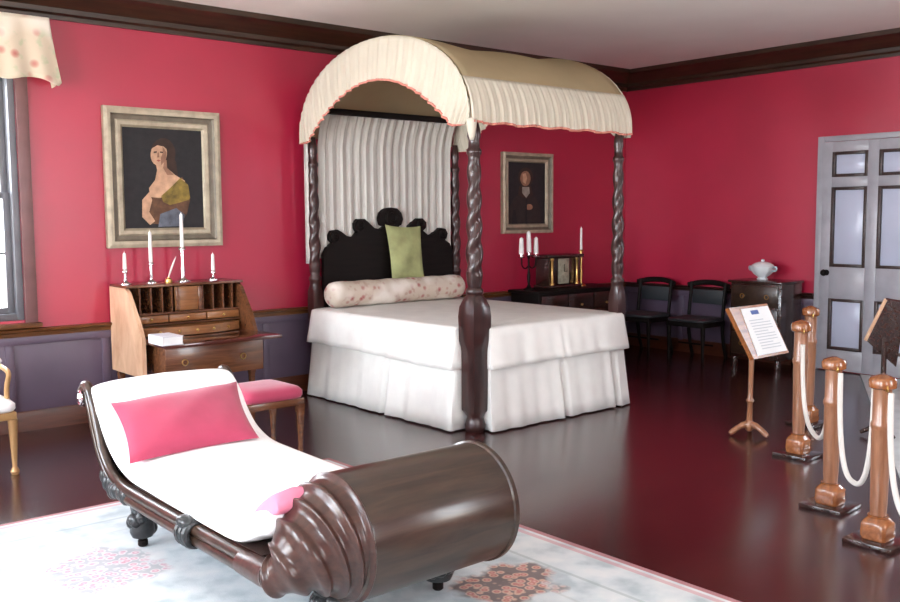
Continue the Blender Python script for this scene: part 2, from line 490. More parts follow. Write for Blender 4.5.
# cornice
def cprof(face, s):
    return [(face, CORN), (face+s*.02, CORN), (face+s*.025, CORN+.03), (face+s*.05, CORN+.045), (face+s*.055, CORN+.08), (face+s*.10, CORN+.10),
            (face+s*.15, CORN+.145), (face+s*.19, CORN+.16), (face+s*.235, CORN+.175), (face+s*.25, H), (face, H)]
struct('trim_5', MB().prism([(LX, p, z) for p, z in cprof(BY, -1)], (RX-LX, 0, 0)), M['cornice'], smooth=30)
struct('trim_6', MB().prism([(p, FY, z) for p, z in cprof(RX, -1)], (0, BY-FY, 0)), M['cornice'], smooth=30)

# visible window (back wall) with its panes; frame, sashes
def window(name, along, a, b, face, out, z0, z1, case=True):
    """out = +1/-1 : direction to the outside along the other axis"""
    def bx(mb, u0, u1, d0, d1, q0, q1, bev=0.004):
        lo, hi = sorted((face+out*d0, face+out*d1))
        if along == 'x': mb.box(u0, u1, lo, hi, q0, q1, bev)
        else: mb.box(lo, hi, u0, u1, q0, q1, bev)
    f = MB()
    bx(f, a, a+.05, .0, .18, z0, z1); bx(f, b-.05, b, .0, .18, z0, z1)
    bx(f, a+.05, b-.05, .0, .18, z1-.05, z1); bx(f, a+.05, b-.05, .0, .18, z0, z0+.05)
    fr = struct(name, f, M['winframe'])
    s = MB(); zm = (z0+z1)/2
    for (q0, q1, d) in ((z0+.05, zm+.02, .06), (zm-.02, z1-.05, .10)):
        bx(s, a+.05, a+.10, d, d+.035, q0, q1); bx(s, b-.10, b-.05, d, d+.035, q0, q1)
        bx(s, a+.10, b-.10, d, d+.035, q0, q0+.045); bx(s, a+.10, b-.10, d, d+.035, q1-.045, q1)
        for k in (1, 2):
            u = a+.1+(b-a-.2)*k/3
            bx(s, u-.01, u+.01, d+.005, d+.03, q0+.045, q1-.045, 0)
        qm = (q0+q1)/2
        bx(s, a+.10, b-.10, d+.006, d+.029, qm-.01, qm+.01, 0)
    build('sash', s, M['winframe'], fr)
    g = MB()
    bx(g, a+.10, b-.10, .075, .079, z0+.095, zm-.025, 0); bx(g, a+.10, b-.10, .115, .119, zm+.025, z1-.095, 0)
    build('pane', g, M['glass'], fr)
    if case:
        c = MB(); wd = .085
        bx(c, a-wd, a, -.035, 0, z0-.02, z1+wd); bx(c, b, b+wd, -.035, 0, z0-.02, z1+wd); bx(c, a, b, -.035, 0, z1, z1+wd)
        build('casing', c, M['wincase'], fr)
        c = MB(); bx(c, a-wd-.02, b+wd+.02, -.07, 0, z0-.055, z0-.02)
        build('sill', c, M['rail'], fr)
    return fr
window('window_1', 'x', WX0, WX1, BY, 1, WZ0, WZ1)
for i, (a, b_) in enumerate(LW): window('window_%d' % (i+2), 'y', a, b_, LX, -1, .75, 2.75)
for i, (a, b_) in enumerate(FW): window('window_%d' % (i+5), 'x', a, b_, FY, -1, .75, 2.75)

window('window_7', 'y', RW[0], RW[1], RX, 1, .85, 2.75)  # added opening, unseen, lets light onto the runner
# floral pelmet over the window
def pelmet(u, v):
    # u along X and round the return, v downwards
    x0, x1 = 0.75, 2.315
    z = 3.055-.43*v
    flare = .055*v**1.3
    wav = .012*v*math.sin(u*60)
    if u < .86:
        t = u/.86; x = x0+(x1-x0)*t + flare*(t-.5)*2; yy = BY-.17-flare*.6+wav
    else:
        t = (u-.86)/.14; x = x1+flare+wav*.5; yy = BY-.17-flare*.6+t*(.165+flare*.6)
    z -= v*(.035*math.sin(u*PI*5.2)**2)*(1 if u < .86 else .3)
    z -= v*.05*max(0, (u-.72)/.28)
    return (x, yy, z)
mb = MB(); mb.grid(pelmet, 90, 14)
vl = build('window_valance', mb, M['valance'], smooth=80, solid=0.008)
tag(vl, 'cream window valance printed with red flowers, hanging above the left window', 'valance')

# door
d = struct('door_1', MB().box(RX-.005, RX+.02, DY0+.06, DY1-.045, 0.01, 2.31, .003), M['doorpaint'])
# leaf frame built up in front of the panels
lf = MB(); y0, y1 = DY0+.06, DY1-.045
ym = (y0+y1)/2; pz = [(0.22, .74), (1.06, 1.86), (1.96, 2.21)]
cols = [(y0+.10, ym-.055), (ym+.055, y1-.10)]
def db(mb, a, b, q0, q1, t0=.005, t1=.045, bev=.003): mb.box(RX-t1, RX-t0, a, b, q0, q1, bev)
db(lf, y0, y0+.10, .01, 2.31); db(lf, y1-.10, y1, .01, 2.31); db(lf, ym-.055, ym+.055, .01, 2.31)
zz = [.01]+[q for p in pz for q in p]+[2.31]
for i in range(0, len(zz), 2):
    for a, b_ in cols: db(lf, a, b_, zz[i], zz[i+1])
build('door_frame', lf, M['doorpaint'], d)
for (q0, q1) in pz:
    for a, b_ in cols:
        pn = MB(); db(pn, a+.03, b_-.03, q0+.03, q1-.03, .004, .022, .006)
        build('door_panel', pn, M['doorpanel'], d)
        tr = MB(); t = .03
        db(tr, a, a+t, q0, q1, .004, .05); db(tr, b_-t, b_, q0, q1, .004, .05)
        db(tr, a+t, b_-t, q0, q0+t, .004, .05); db(tr, a+t, b_-t, q1-t, q1, .004, .05)
        build('panel_moulding', tr, M['doortrim'], d)
kn = MB().lathe([(.028, 0), (.03, .006), (.012, .012), (.012, .04), (.03, .05), (.034, .066), (.026, .085), (.004, .09)], 0, 0, 0, 16, 'x')
for v in kn.bm.verts: v.co = Vector((RX-.045-v.co.x, y1-.075+v.co.y, 1.0+v.co.z))
build('door_handle', kn, M['ebony'], d)
cs = MB()
cs.box(RX-.035, RX, DY1-.045, DY1+.02, 0, 2.37, .005); cs.box(RX-.035, RX, DY0-.02, DY0+.06, 0, 2.37, .005); cs.box(RX-.035, RX, DY0+.06, DY1-.045, 2.315, 2.37, .005)
build('casing', cs, M['doorpaint'], d)

# ------------------------------------------------------------------ rug and runner
r_ = MB().box(0.0, 3.32, 0.6, 5.14, 0.001, 0.013, .004)
rg = build('floral_rug', r_, M['rug'], origin=(1.66, 2.87, 0.001))
tag(rg, 'large pale blue rug with pink and red flowers under the chaise longue', 'rug')
e0, e1 = Vector((3.75, 1.46, 0)), Vector((8.88, 4.33, 0))
dr = (e1-e0).normalized(); nr = Vector((dr.y, -dr.x, 0))
e0 = e0+nr*.06+dr*.55
def atx(p, x): q = p+dr*((x-p.x)/dr.x); return Vector((q.x, q.y, .001))
mb = MB().prism([e0+Vector((0, 0, .001)), atx(e0, 9.04), atx(e0+nr*1.3, 9.04), e0+nr*1.3+Vector((0, 0, .001))], (0, 0, .008))
tag(build('grey_runner', mb, M['runner'], smooth=0), 'plain grey visitor runner on the floor behind the rope posts', 'carpet')

# ------------------------------------------------------------------ bed
bed = thing('four_poster_bed', 'dark carved four-poster bed with an arched cream canopy', 'bed', (5.35, 6.09, 0))
BX0, BX1, BY0, BY1 = 4.44, 6.26, 4.98, 7.22
P2 = (4.585, 5.105); P1 = (4.53, 7.19); P3 = (6.185, 5.085); P4 = (6.2, 7.19)
pprof = [(.062, 0), (.072, .012), (.078, .05), (.066, .085), (.06, .11), (.066, .14, .5), (.07, .16, 1), (.07, .60, 1), (.078, .63, .8), (.088, .68, .8), (.092, .86, .8), (.088, .93, .7),
         (.075, .99, .3), (.058, 1.02), (.066, 1.035), (.066, 1.055), (.048, 1.075), (.056, 1.11), (.06, 1.15)]
zt = 1.16
while zt < 2.02:
    pprof.append((.061-.016*(zt-1.16)/.86, zt)); zt += .02
pprof += [(.046, 2.03), (.056, 2.05), (.056, 2.07), (.042, 2.09), (.04, 2.14), (.05, 2.17), (.045, 2.22), (.036, 2.26), (.03, 2.30)]
slim = [(r_*(.6 if z_[0] < 1.0 else .85), *z_) for r_, *z_ in pprof]
for (px_, py_) in (P2, P1, P3, P4):
    mb = MB().lathe(pprof if py_ == P2[1] else slim, px_, py_, 0, 32, tw=(1.16, 2.02, .14, 2, 32))
    build('bed_post', mb, M['bedwood'], bed, smooth=50)
# headboard outline: crest traced on the headboard's own plane, mirrored about the bed's middle
HY = 7.15
cx = 5.365
half = [(0, 1.68), (.07, 1.672), (.12, 1.63), (.14, 1.57), (.12, 1.515), (.085, 1.50), (.13, 1.475), (.20, 1.49), (.25, 1.53), (.31, 1.575), (.38, 1.575), (.425, 1.535), (.42, 1.48), (.385, 1.455),
        (.45, 1.41), (.51, 1.42), (.56, 1.455), (.61, 1.48), (.67, 1.47), (.70, 1.425), (.69, 1.385), (.665, 1.36), (.73, 1.32), (.76, 1.25), (.77, .35)]
out = [(cx+a, HY, z) for a, z in half] + [(cx-a, HY, z) for a, z in half[::-1] if a > 0]
hb = build('headboard', MB().prism(out, (0, .05, 0)), M['ebony'], bed, smooth=30)
for sg in (-1, 1):
    for (a, z) in ((.355, 1.515), (.635, 1.415)):
        build('carved_scroll', MB().torus((cx+sg*a, HY-.005, z), .035, .014, (0, 1, 0)), M['ebony'], hb)
build('carved_scroll', MB().torus((cx, HY-.005, 1.585), .06, .016, (0, 1, 0)), M['ebony'], hb)
# rails
mb = MB()
mb.box(P1[0]+.07, P1[0]+.11, P2[1]+.08, P1[1]-.08, .32, .48, .006)
mb.box(P3[0]-.03, P3[0]+.03, P3[1]+.08, P4[1]-.08, .32, .48, .006)
mb.box(P2[0]+.10, P3[0]-.08, P2[1]+.04, P2[1]+.08, .32, .48, .006)
build('bed_rail', mb, M['bedwood'], bed)
build('mattress', MB().box(P1[0]+.12, P3[0]-.1, P2[1]+.12, HY-.01, .40, .735, .05), M['linen'], bed)
# tester rail and curtain behind the headboard
build('tester_rail', MB().box(P1[0]+.04, P4[0]-.04, HY-.075, HY-.04, 2.50, 2.555, .004), M['ebony'], bed)
def curt(u, v):
    x = P1[0]+.06+(P4[0]-P1[0]-.12)*u
    fold = math.sin(u*2*PI*17+.6*math.sin(u*23)+.5*v)+.35*math.sin(u*2*PI*41)
    return (x, HY-.05+.10*min(1, v*6)+fold*(.010+.008*v), 2.52-1.30*v)
mb = MB(); mb.grid(curt, 260, 10)
build('head_curtain', mb, M['curtain'], bed, smooth=80, solid=.004)
# narrow curtain edge hanging by the left head post
def curt2(u, v): return (P1[0]-.075+.05*u, HY+.06+.012*math.sin(u*9), 2.3-1.12*v)
mb = MB(); mb.grid(curt2, 8, 6)
build('head_curtain', mb, M['curtain'], bed, smooth=80, solid=.006)
# canopy: barrel arched from head to foot
CYM, CHS, CZ0, CRISE = 6.11, 1.125, 2.29, .70
CX0, CX1 = 4.45, 6.20
def arcz(y):
    q = max(0, 1-((y-CYM)/CHS)**2)
    return CZ0+CRISE*math.sqrt(q)
def roof(u, v):
    a = PI*u
    e = .012*math.sin(v*2*PI*2.0+.6)*math.sin(a)
    sag = -.03*math.sin(PI*v)*math.sin(a)
    return (CX0+(CX1-CX0)*v, CYM-CHS*math.cos(a), CZ0+(CRISE+sag)*math.sin(a)**.92+e)
mb = MB(); mb.grid(roof, 60, 24)
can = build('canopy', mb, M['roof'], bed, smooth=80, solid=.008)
def inner(y):
    q = (y-CYM)/.93
    return max(2.235, 2.66-.40*q*q) if abs(q) <= 1.06 else 2.235
for xs, sg in ((CX0-.008, -1), (CX1+.008, 1)):
    def frill(u, v, xs=xs, sg=sg):
        a = PI*u
        y = CYM-CHS*1.005*math.cos(a); zo = CZ0+CRISE*1.005*math.sin(a)**.92
        yi = CYM-(CHS-.02)*math.cos(a)*(1-.10*v*(math.sin(a)**.5)); zi = inner(yi)
        zi = min(zi, zo-.02)
        yy = y+(yi-y)*v; z = zo+(zi-zo)*v
        g = math.sin(u*2*PI*30+1.1*math.sin(u*19))*.6+.4*math.sin(u*2*PI*53)
        return (xs+sg*(.012+.018*g*(.25+.75*v)+.02*v), yy, z)
    mb = MB(); mb.grid(frill, 360, 12)
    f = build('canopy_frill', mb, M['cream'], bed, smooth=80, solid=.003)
    def trim(u, v, frill=frill, sg=sg):
        p = Vector(frill(u, 0.96+.05*v)); p.x += sg*.004; return p
    mb = MB(); mb.grid(trim, 360, 3); build('pink_trim', mb, M['pinktrim'], f, smooth=80, solid=.003)
for ys, sg in ((CYM-CHS-.004, -1),):
    def val(u, v, ys=ys, sg=sg):
        x = CX0-.015+(CX1-CX0+.03)*u
        g = math.sin(u*2*PI*24+1.2*math.sin(u*17))*.6+.4*math.sin(u*2*PI*43)
        z = 2.585-.335*v
        # upper edge lies on the curve of the roof, lower edge hangs free
        q = max(0., min(1., (z-CZ0)/CRISE))
        yr = CHS*(1-math.sqrt(max(0, 1-q**2.17)))
        off = -yr*1.0
        scal = .02*math.sin(u*2*PI*6+1)*v
        return (x, ys+sg*(off+.012+.016*g*(.2+.8*v)+.01*v), z+scal*.35)
    mb = MB(); mb.grid(val, 300, 14)
    f = build('canopy_valance', mb, M['cream'], bed, smooth=80, solid=.003)
    def trim(u, v, val=val, sg=sg):
        p = Vector(val(u, 0.96+.05*v)); p.y += sg*.004; return p
    mb = MB(); mb.grid(trim, 300, 3); build('pink_trim', mb, M['pinktrim'], f, smooth=80, solid=.003)
# knotted tail of the canopy at the near corner
def tail(u, v): return (BX0+.01+.042*math.cos(u*2*PI)*(.9-.6*v*v)*(1+.2*math.sin(u*6*PI)), BY0-.005+.035*math.sin(u*2*PI)*(.9-.6*v*v), 2.28-.15*v)
mb = MB(); mb.grid(tail, 14, 6, True, False); build('canopy_tail', mb, M['cream'], bed, smooth=80, solid=.004)

# perimeter loop of coverlet / ruffle (notched round the near foot post)
def perim(grow, notch):
    x0, x1, y0, y1 = BX0+.03-grow, BX1-.03+grow, BY0+.03-grow, BY1-.06
    n = notch
    pts = [(x0, y1), (x0, y0+n), (x0+n, y0+n), (x0+n, y0), (x1-.05, y0), (x1, y0+.05), (x1, y1)] if n else [(x0, y1), (x0, y0), (x1, y0), (x1, y1)]
    return [Vector((a, b, 0)) for a, b in pts]
def sample(pts, step):
    res = []; s = 0
    for i, (a, b) in enumerate(zip(pts, pts[1:])):
        L = (b-a).length; n = max(2, int(L/step)); t = (b-a)/L; nn = Vector((t.y, -t.x, 0))
        for k in range(n): res.append((a+t*(L*k/n), nn, s+L*k/n, i))
        s += L
    t = (pts[-1]-pts[-2]).normalized()
    res.append((pts[-1], Vector((t.y, -t.x, 0)), s, len(pts)-2))
    return res
def drape(notch, levels, amp, freq, pleats, hemwave=0.0, pd=.03):
    """levels: (outward, z, foldfactor)"""
    mb = MB(); base = sample(perim(0, notch), .02)
    N_ = len(base)
    rows = []
    # smoothed normals
    nrm = []
    for i in range(N_):
        a = Vector((0, 0, 0))
        for j in range(-2, 3):
            a += base[max(0, min(N_-1, i+j))][1]
        nrm.append(a.normalized())
    for (o, z, ff) in levels:
        row = []
        for i, (p, nn, s, seg) in enumerate(base):
            w_ = (math.sin(s*freq+1.3*math.sin(s*freq*.31))*.6+.4*math.sin(s*freq*2.3+1))*amp*ff
            for ps in pleats:
                dd = (s-ps)/.025
                w_ -= pd*ff*math.exp(-dd*dd)
                w_ += .02*ff*math.exp(-((s-ps)/.09)**2)
            in_notch = notch and seg in (1, 2)
            k = .15 if in_notch else 1
            q = p - nn*0 + (-nrm[i])*0
            outv = nrm[i]*-1
            q = p + outv*0
            row.append(Vector((p.x, p.y, z+hemwave*ff*math.sin(s*2.2+.7)))-nrm[i]*(o*k+sg*w_*k))
        rows.append(row)
    V = [[mb.bm.verts.new(q) for q in r] for r in rows]
    for a, b in zip(V, V[1:]):
        for j in range(N_-1): mb.bm.faces.new([a[j], a[j+1], b[j+1], b[j]])
    return mb, V, N_
# perimeter direction: head-left -> foot-left -> foot-right -> head-right, outward is to the right of travel => sign check below
def outward_sign():
    p = sample(perim(0, 0), .5)[0]
    return 1 if p[1].x < 0 else -1
OS = outward_sign()
NT = .185
per = perim(0, NT)
lens = [(b-a).length for a, b in zip(per, per[1:])]
sleft = lens[0]*.56
sfoot = lens[0]+lens[1]+lens[2]+lens[3]*.50
sg = -OS
cov_levels = [(sg*-.045, .775, 0), (sg*-.015, .772, 0), (sg*.0, .757, .1), (sg*.012, .70, .4), (sg*.03, .60, .8), (sg*.045, .52, 1), (sg*.052, .475, 1.1)]
mb, V, n_ = drape(NT, cov_levels, .012, 16, [sfoot], .012)
# top: bridge the left half of the perimeter to the right half
top = V[0]
xs = [v.co.copy() for v in top]
c_l = [v for v in top]
# fan from a ridge along the bed's middle
NR = 24
ridge = []
ymin, ymax = BY0+.3, BY1-.10
for k in range(NR+1):
    ridge.append(mb.bm.verts.new((5.35, ymax+(ymin-ymax)*k/NR, .785)))
def near(v):
    t = (v.co.y-ymax)/(ymin-ymax); return int(max(0, min(NR, round(t*NR))))
idx = []
mid = max(range(n_), key=lambda i: -abs(xs[i].x-5.35)-(10 if xs[i].y > 5.2 else 0))
for i in range(n_):
    k = near(top[i])
    if BY0+.29 > top[i].co.y: k = NR
    idx.append(k)
for i in range(n_-1):
    a, b = idx[i], idx[i+1]
    if a == b: mb.bm.faces.new([top[i+1], top[i], ridge[a]])
    else:
        seq = [top[i+1], top[i]] + [ridge[k] for k in (range(a, b+1) if a < b else range(a, b-1, -1))]
        mb.bm.faces.new(seq)
cv = build('bedspread', mb, M['linen'], smooth=60, solid=.008, origin=(5.35, 6.09, .76))
tag(cv, 'white cotton bedspread hanging over the sides of the four-poster bed', 'bedspread')
ruf_levels = [(sg*-.01, .60, .1), (sg*.0, .48, .4), (sg*.022, .30, .8), (sg*.045, .12, 1), (sg*.06, .012, 1.15)]
mb, V, n_ = drape(NT, ruf_levels, .011, 17, [sleft+.04, sfoot, sfoot+.62], .0, .10)
build('dust_ruffle', mb, M['ruffle'], bed, smooth=60, solid=.005)

# bolster
bp = [(.02, 0), (.05, .004), (.085, .014), (.108, .04), (.115, .08)]
for k in range(1, 20): bp.append((.115+.004*math.sin(k*1.7), .08+1.40*k/20))
bp += [(.115, 1.48), (.108, 1.52), (.085, 1.546), (.05, 1.556), (.02, 1.56)]
mb = MB().lathe(bp, 4.53, 6.985, .905, 28, 'x')
bo = build('bolster_pillow', mb, M['bolster'], smooth=60)
tag(bo, 'long round bolster printed with red flowers across the head of the bed', 'pillow')

def pillow(c4, thick, name, mat, label, cat, ang=0, pw=.5):
    """c4: TL TR BR BL corners"""
    a, b, c, d_ = [Vector(p) for p in c4]
    nrm_ = (b-a).cross(d_-a).normalized()
    mb = MB()
    def f(sgn):
        def fn(u, v):
            e = (4*u*(1-u)*4*v*(1-v))**pw
            # edges draw inwards between the corners
            uu = u+(.5-u)*.07*(4*v*(1-v)); vv = v+(.5-v)*.07*(4*u*(1-u))
            p = (a*(1-uu)+b*uu)*(1-vv)+(d_*(1-uu)+c*uu)*vv
            return p+nrm_*(sgn*thick*.5*e+.004*math.sin(u*13+v*9)*e)
        return fn
    mb.grid(f(1), 26, 20); mb.grid(f(-1), 26, 20)
    bmesh.ops.remove_doubles(mb.bm, verts=mb.bm.verts[:], dist=.0008)
    o = build(name, mb, mat, smooth=70)
    tag(o, label, cat)
    return o
pillow([(5.27, 7.125, 1.52), (5.70, 7.125, 1.50), (5.68, 7.05, .99), (5.29, 7.05, .99)], .10, 'throw_cushion', M['olive'],
       'pale olive green cushion propped upright against the dark headboard', 'cushion')

# ------------------------------------------------------------------ chaise longue
ch = thing('chaise_longue', 'mahogany scroll-end chaise longue upholstered in white on the pale rug', 'chaise longue', (2.05, 3.75, .014))
XN, XF = 1.665, 2.44
def catmull(pts, n=8):
    P = [Vector(p) for p in pts]; P = [P[0]*2-P[1]]+P+[P[-1]*2-P[-2]]; res = []
    for i in range(1, len(P)-2):
        for k in range(n):
            t = k/n; p0, p1, p2, p3 = P[i-1:i+3]
            res.append(.5*((2*p1)+(-p0+p2)*t+(2*p0-5*p1+4*p2-p3)*t*t+(-p0+3*p1-3*p2+p3)*t**3))
    res.append(P[-2]); return res
headpath = [(3.02, .275), (3.4, .272), (3.8, .272), (4.2, .275), (4.42, .285), (4.56, .33), (4.66, .42), (4.72, .53), (4.765, .63), (4.815, .70), (4.87, .715), (4.895, .685), (4.88, .65)]
for X in (XN, XF):
    mb = MB()
    pth = catmull([(X, a, b) for a, b in headpath], 6)
    n = len(pth)
    mb.tube([p+Vector((0, 0, .022)) for p in pth], [.026]*(n-8)+[.024]*8, 10)
    pth2 = [p+Vector((0, 0, -.022)) if i < 34 else p+Vector((0, .03*(min(1, (i-33)/8)), -.022*(1-min(1, (i-33)/8)))) for i, p in enumerate(pth)]
    mb.tube(pth2, [.026]*(n-8)+[.02]*8, 10)
    mb.box(X-.014, X+.014, 3.06, 4.42, .25, .30)
    ra = build('side_rail', mb, M['mahogbar'], ch)
    mb = MB()
    for yy in (3.615, 3.65, 3.685): mb.torus((X, yy, .273), .048, .018, (0, 1, 0), 18, 8)
    mb.ball((X-(.03 if X == XN else -.03), 3.65, .325), (.035, .05, .03))
    build('rail_collar', mb, M['bronze'], ra)
    mb = MB()
    for k in range(10):
        yy = 4.36+.03*k; mb.ball((X+random.uniform(-.01, .01), yy, .27+.5*max(0, k-5)*.02+random.uniform(-.01, .02)), (.034, .03, .045), 10)
    build('carved_leaf', mb, M['bronze'], ra)
# head panel, top roll with rosettes
bp_ = catmull([(0, a, b) for a, b in headpath[4:11]], 6)
mb = MB()
mb.grid(lambda u, v: (XN+.01+(XF-XN-.02)*v, bp_[round(u*(len(bp_)-1))].y+.035, bp_[round(u*(len(bp_)-1))].z-.02), len(bp_), 4)
build('head_panel', mb, M['mahog'], ch, solid=.03)
mb = MB().lathe([(.03, -.03), (.045, -.02), (.045, 0), (.036, .02), (.036, XF-XN-.02), (.045, XF-XN), (.045, XF-XN+.02), (.03, XF-XN+.03)], XN, 4.86, .675, 18, 'x')
hr = build('head_roll', mb, M['mahog'], ch)
for X in (XN-.035, XF+.035):
    build('rosette', MB().lathe([(.041, -.006), (.043, 0), (.034, .004), (.026, .001), (.022, .008), (.008, .014), (.002, .015)] if X > 2 else [(.002, -.015), (.008, -.014), (.022, -.008), (.026, -.001), (.034, -.004), (.043, 0), (.041, .006)], X, 4.86, .675, 20, 'x'), M['silver'], hr)
# white upholstery: one padded sweep from the foot roll over the seat and up the head
upath = catmull([(0, 2.99, .47), (0, 3.09, .445), (0, 3.20, .395), (0, 3.32, .37), (0, 3.7, .372), (0, 4.1, .378), (0, 4.33, .39), (0, 4.50, .445), (0, 4.61, .53), (0, 4.685, .62), (0, 4.765, .685), (0, 4.82, .70)], 7)
def sweep_pad(path, x0, x1, th, seg=40):
    rs = []
    n = len(path)
    for i, p in enumerate(path):
        t = (path[min(i+1, n-1)]-path[max(i-1, 0)]).normalized(); nn = Vector((0, -t.z, t.y))
        e = min(1, (i+.6)/3, (n-1-i+.6)/3)**.5
        ring = []
        for k in range(seg):
            a = 2*PI*k/seg
            ca, sa = math.cos(a), math.sin(a)
            u = math.copysign(abs(ca)**.28, ca); v = math.copysign(abs(sa)**.4, sa)
            crown = .02*(1-u*u) if sa > 0 else 0
            ring.append(Vector(((x0+x1)/2+u*(x1-x0)/2, p.y, p.z))+nn*((v*th/2)*e+crown*e))
        rs.append(ring)
    return MB().rings(rs)
up = build('upholstery', sweep_pad(upath, XN-.005, XF+.005, .11), M['white'], ch, smooth=60)
build('seat_frame', MB().box(XN+.015, XF-.015, 3.08, 4.42, .255, .325), M['mahog'], ch)
# pink lining showing at the near foot corner
lp = catmull([(0, 2.96, .545), (0, 3.03, .52), (0, 3.10, .475), (0, 3.16, .425)], 6)
build('foot_lining', sweep_pad(lp, XN+.02, XN+.22, .07, 24), M['roselight'], ch, smooth=60)
# foot roll
BYC, BZC, BR = 2.925, .38, .25
mb = MB().lathe([(.235, 1.90), (BR, 1.93), (BR, 2.615), (BR+.008, 2.62), (BR+.008, 2.64), (BR-.02, 2.652), (BR-.05, 2.645), (.10, 2.645), (.085, 2.66), (.03, 2.665)], 0, BYC, BZC, 64, 'x')
roll = build('foot_roll', mb, M['mahogbar'], ch, smooth=35)
# reeded horn that turns out of the side rail into the roll
hp = catmull([(1.665, 3.20, .272), (1.666, 3.10, .275), (1.668, 3.00, .278), (1.69, 2.945, .295), (1.75, 2.926, .335), (1.82, 2.925, .362), (1.88, 2.925, .376), (1.94, 2.925, .38)], 30)
hrad = [(.0, .045), (.14, .05), (.28, .052), (.43, .085), (.57, .150), (.72, .200), (.86, .234), (1.0, .248)]
def lerp(tab, t):
    for (a, b), (c, d2) in zip(tab, tab[1:]):
        if t <= c: return b+(d2-b)*(t-a)/(c-a)
    return tab[-1][1]
rr = []
for i in range(len(hp)):
    t = i/(len(hp)-1)
    q = max(0, (t-.30)/.70)
    rr.append(lerp(hrad, t)+((.020*(.5-.5*math.cos(q*2*PI*6))**2.2-.006) if t > .30 else 0))
mb = MB().tube(hp, rr, 44)
build('reeded_horn', mb, M['reed'], roll, smooth=70)
# legs
def cleg(x, y, z1, big=1.0):
    mb = MB()
    mb.lathe([(.05*big, .05), (.06*big, .075), (.055*big, .11), (.05*big, z1-.05), (.06*big, z1)], x, y, .014, 16)
    for k in range(14):
        a = k*2.4; q = .08+(z1-.10)*((k*.37) % 1)
        mb.ball((x+.045*big*math.cos(a), y+.045*big*math.sin(a), .014+q), (.03*big, .03*big, .034*big), 10)
    l = build('leg', mb, M['bronze'], ch)
    cb = MB().lathe([(.018, .0), (.024, .006), (.024, .03), (.016, .036), (.02, .052)], x, y, .014, 14)
    build('caster', cb, M['ebony'], l)
for (x, y) in ((1.725, 4.335), (2.38, 4.335)): cleg(x, y, .225)
for (x, y) in ((1.92, 2.98), (2.46, 2.98)): cleg(x, y, .15, 1.15)
pillow([(1.71, 4.65, .67), (2.40, 4.63, .70), (2.33, 4.265, .462), (1.64, 4.245, .452)], .15, 'throw_cushion', M['rose'],
       'rose pink rectangular cushion leaning on the white head of the chaise longue', 'cushion')

# ------------------------------------------------------------------ writing desk
DX0, DX1 = 2.73, 3.70
dk = thing('writing_desk', 'open slant-front writing desk with pigeonholes below the large portrait', 'desk', (3.2, 7.0, 0))
side = [(7.35, 1.06), (7.04, 1.06), (6.98, 1.03), (6.80, .80), (6.74, .70), (6.735, .40), (7.35, .40)]
build('side_panel', MB().prism([(DX0, a, b) for a, b in side], (.03, 0, 0)), M['desklitpale'], dk)
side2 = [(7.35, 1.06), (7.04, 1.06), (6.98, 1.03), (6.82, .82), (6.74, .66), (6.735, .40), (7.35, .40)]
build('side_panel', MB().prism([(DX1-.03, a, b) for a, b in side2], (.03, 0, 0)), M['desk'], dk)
build('back_panel', MB().box(DX0+.03, DX1-.03, 7.325, 7.345, .40, 1.06), M['desk'], dk)
build('top_board', MB().box(DX0+.002, DX1+.012, 7.0, 7.35, 1.0605, 1.08, .004), M['desk'], dk)
mb = MB()
for x in (2.84, 2.93, 3.02, 3.10, 3.36, 3.45, 3.54, 3.62): mb.box(x-.006, x+.006, 7.02, 7.32, .86, 1.055)
mb.box(DX0+.03, DX1-.03, 7.0, 7.32, .845, .86); mb.box(DX0+.03, DX1-.03, 6.98, 7.32, .765, .775)
build('pigeonholes', mb, M['desk'], dk)
dd = build('prospect_door', MB().box(3.12, 3.34, 7.005, 7.022, .865, 1.055, .004), M['deskmid'], dk)
for x in (3.12, 3.31): build('column', MB().box(x, x+.03, 6.995, 7.005, .865, 1.055, .003), M['desk'], dd)
dw = []
for (a, b_) in ((2.775, 3.05), (3.06, 3.37), (3.38, 3.66)):
    o = build('drawer', MB().box(a, b_, 6.985, 7.3, .782, .84, .005), M['deskmid'], dk)
    build('knob', MB().ball(((a+b_)/2, 6.978, .811), .011, 10), M['brass'], o)
# bowed lower tier of small drawers
def tier(x0, x1, yf, z0, z1):
    pts = []
    for k in range(17):
        t = k/16; pts.append((x0+(x1-x0)*t, yf-.10*math.sin(PI*t)**.7, z0))
    pts += [(x1, 7.30, z0), (x0, 7.30, z0)]
    return MB().prism(pts, (0, 0, z1-z0))
o = build('drawer', tier(2.80, 3.63, 6.93, .690, .755), M['deskmid'], dk)
for x in (2.93, 3.07, 3.215, 3.36, 3.50): build('knob', MB().ball((x, 6.93-.10*math.sin(PI*(x-2.8)/.83)**.7-.008, .722), .012, 10), M['brass'], o)
build('writing_board', MB().box(DX0+.035, DX1+.02, 6.40, 6.733, .655, .683, .006).box(DX0+.032, DX1-.032, 6.72, 7.32, .655, .683), M['desktop'], dk)
o = build('frieze_drawer', MB().box(DX0+.10, DX1-.06, 6.56, 7.31, .40, .645, .005), M['desk'], dk)
for x in (2.98, 3.46): build('handle', MB().torus((x, 6.553, .52), .022, .005, (0, 1, 0), 14, 6), M['brass'], o)
for (x, y) in ((DX0+.05, 6.78), (DX1-.05, 6.78), (DX0+.05, 7.30), (DX1-.05, 7.30)):
    build('leg', MB().lathe([(.018, 0), (.022, .02), (.016, .05), (.026, .33, .6), (.03, .36, 1), (.03, .405, 1)], x, y, 0, 14), M['desk'], dk)
bk = MB(); bk.box(2.73, 2.89, 6.37, 6.62, .684, .688); bk.box(2.73, 2.89, 6.37, 6.62, .744, .748); bk.box(2.73, 2.734, 6.37, 6.62, .688, .744)
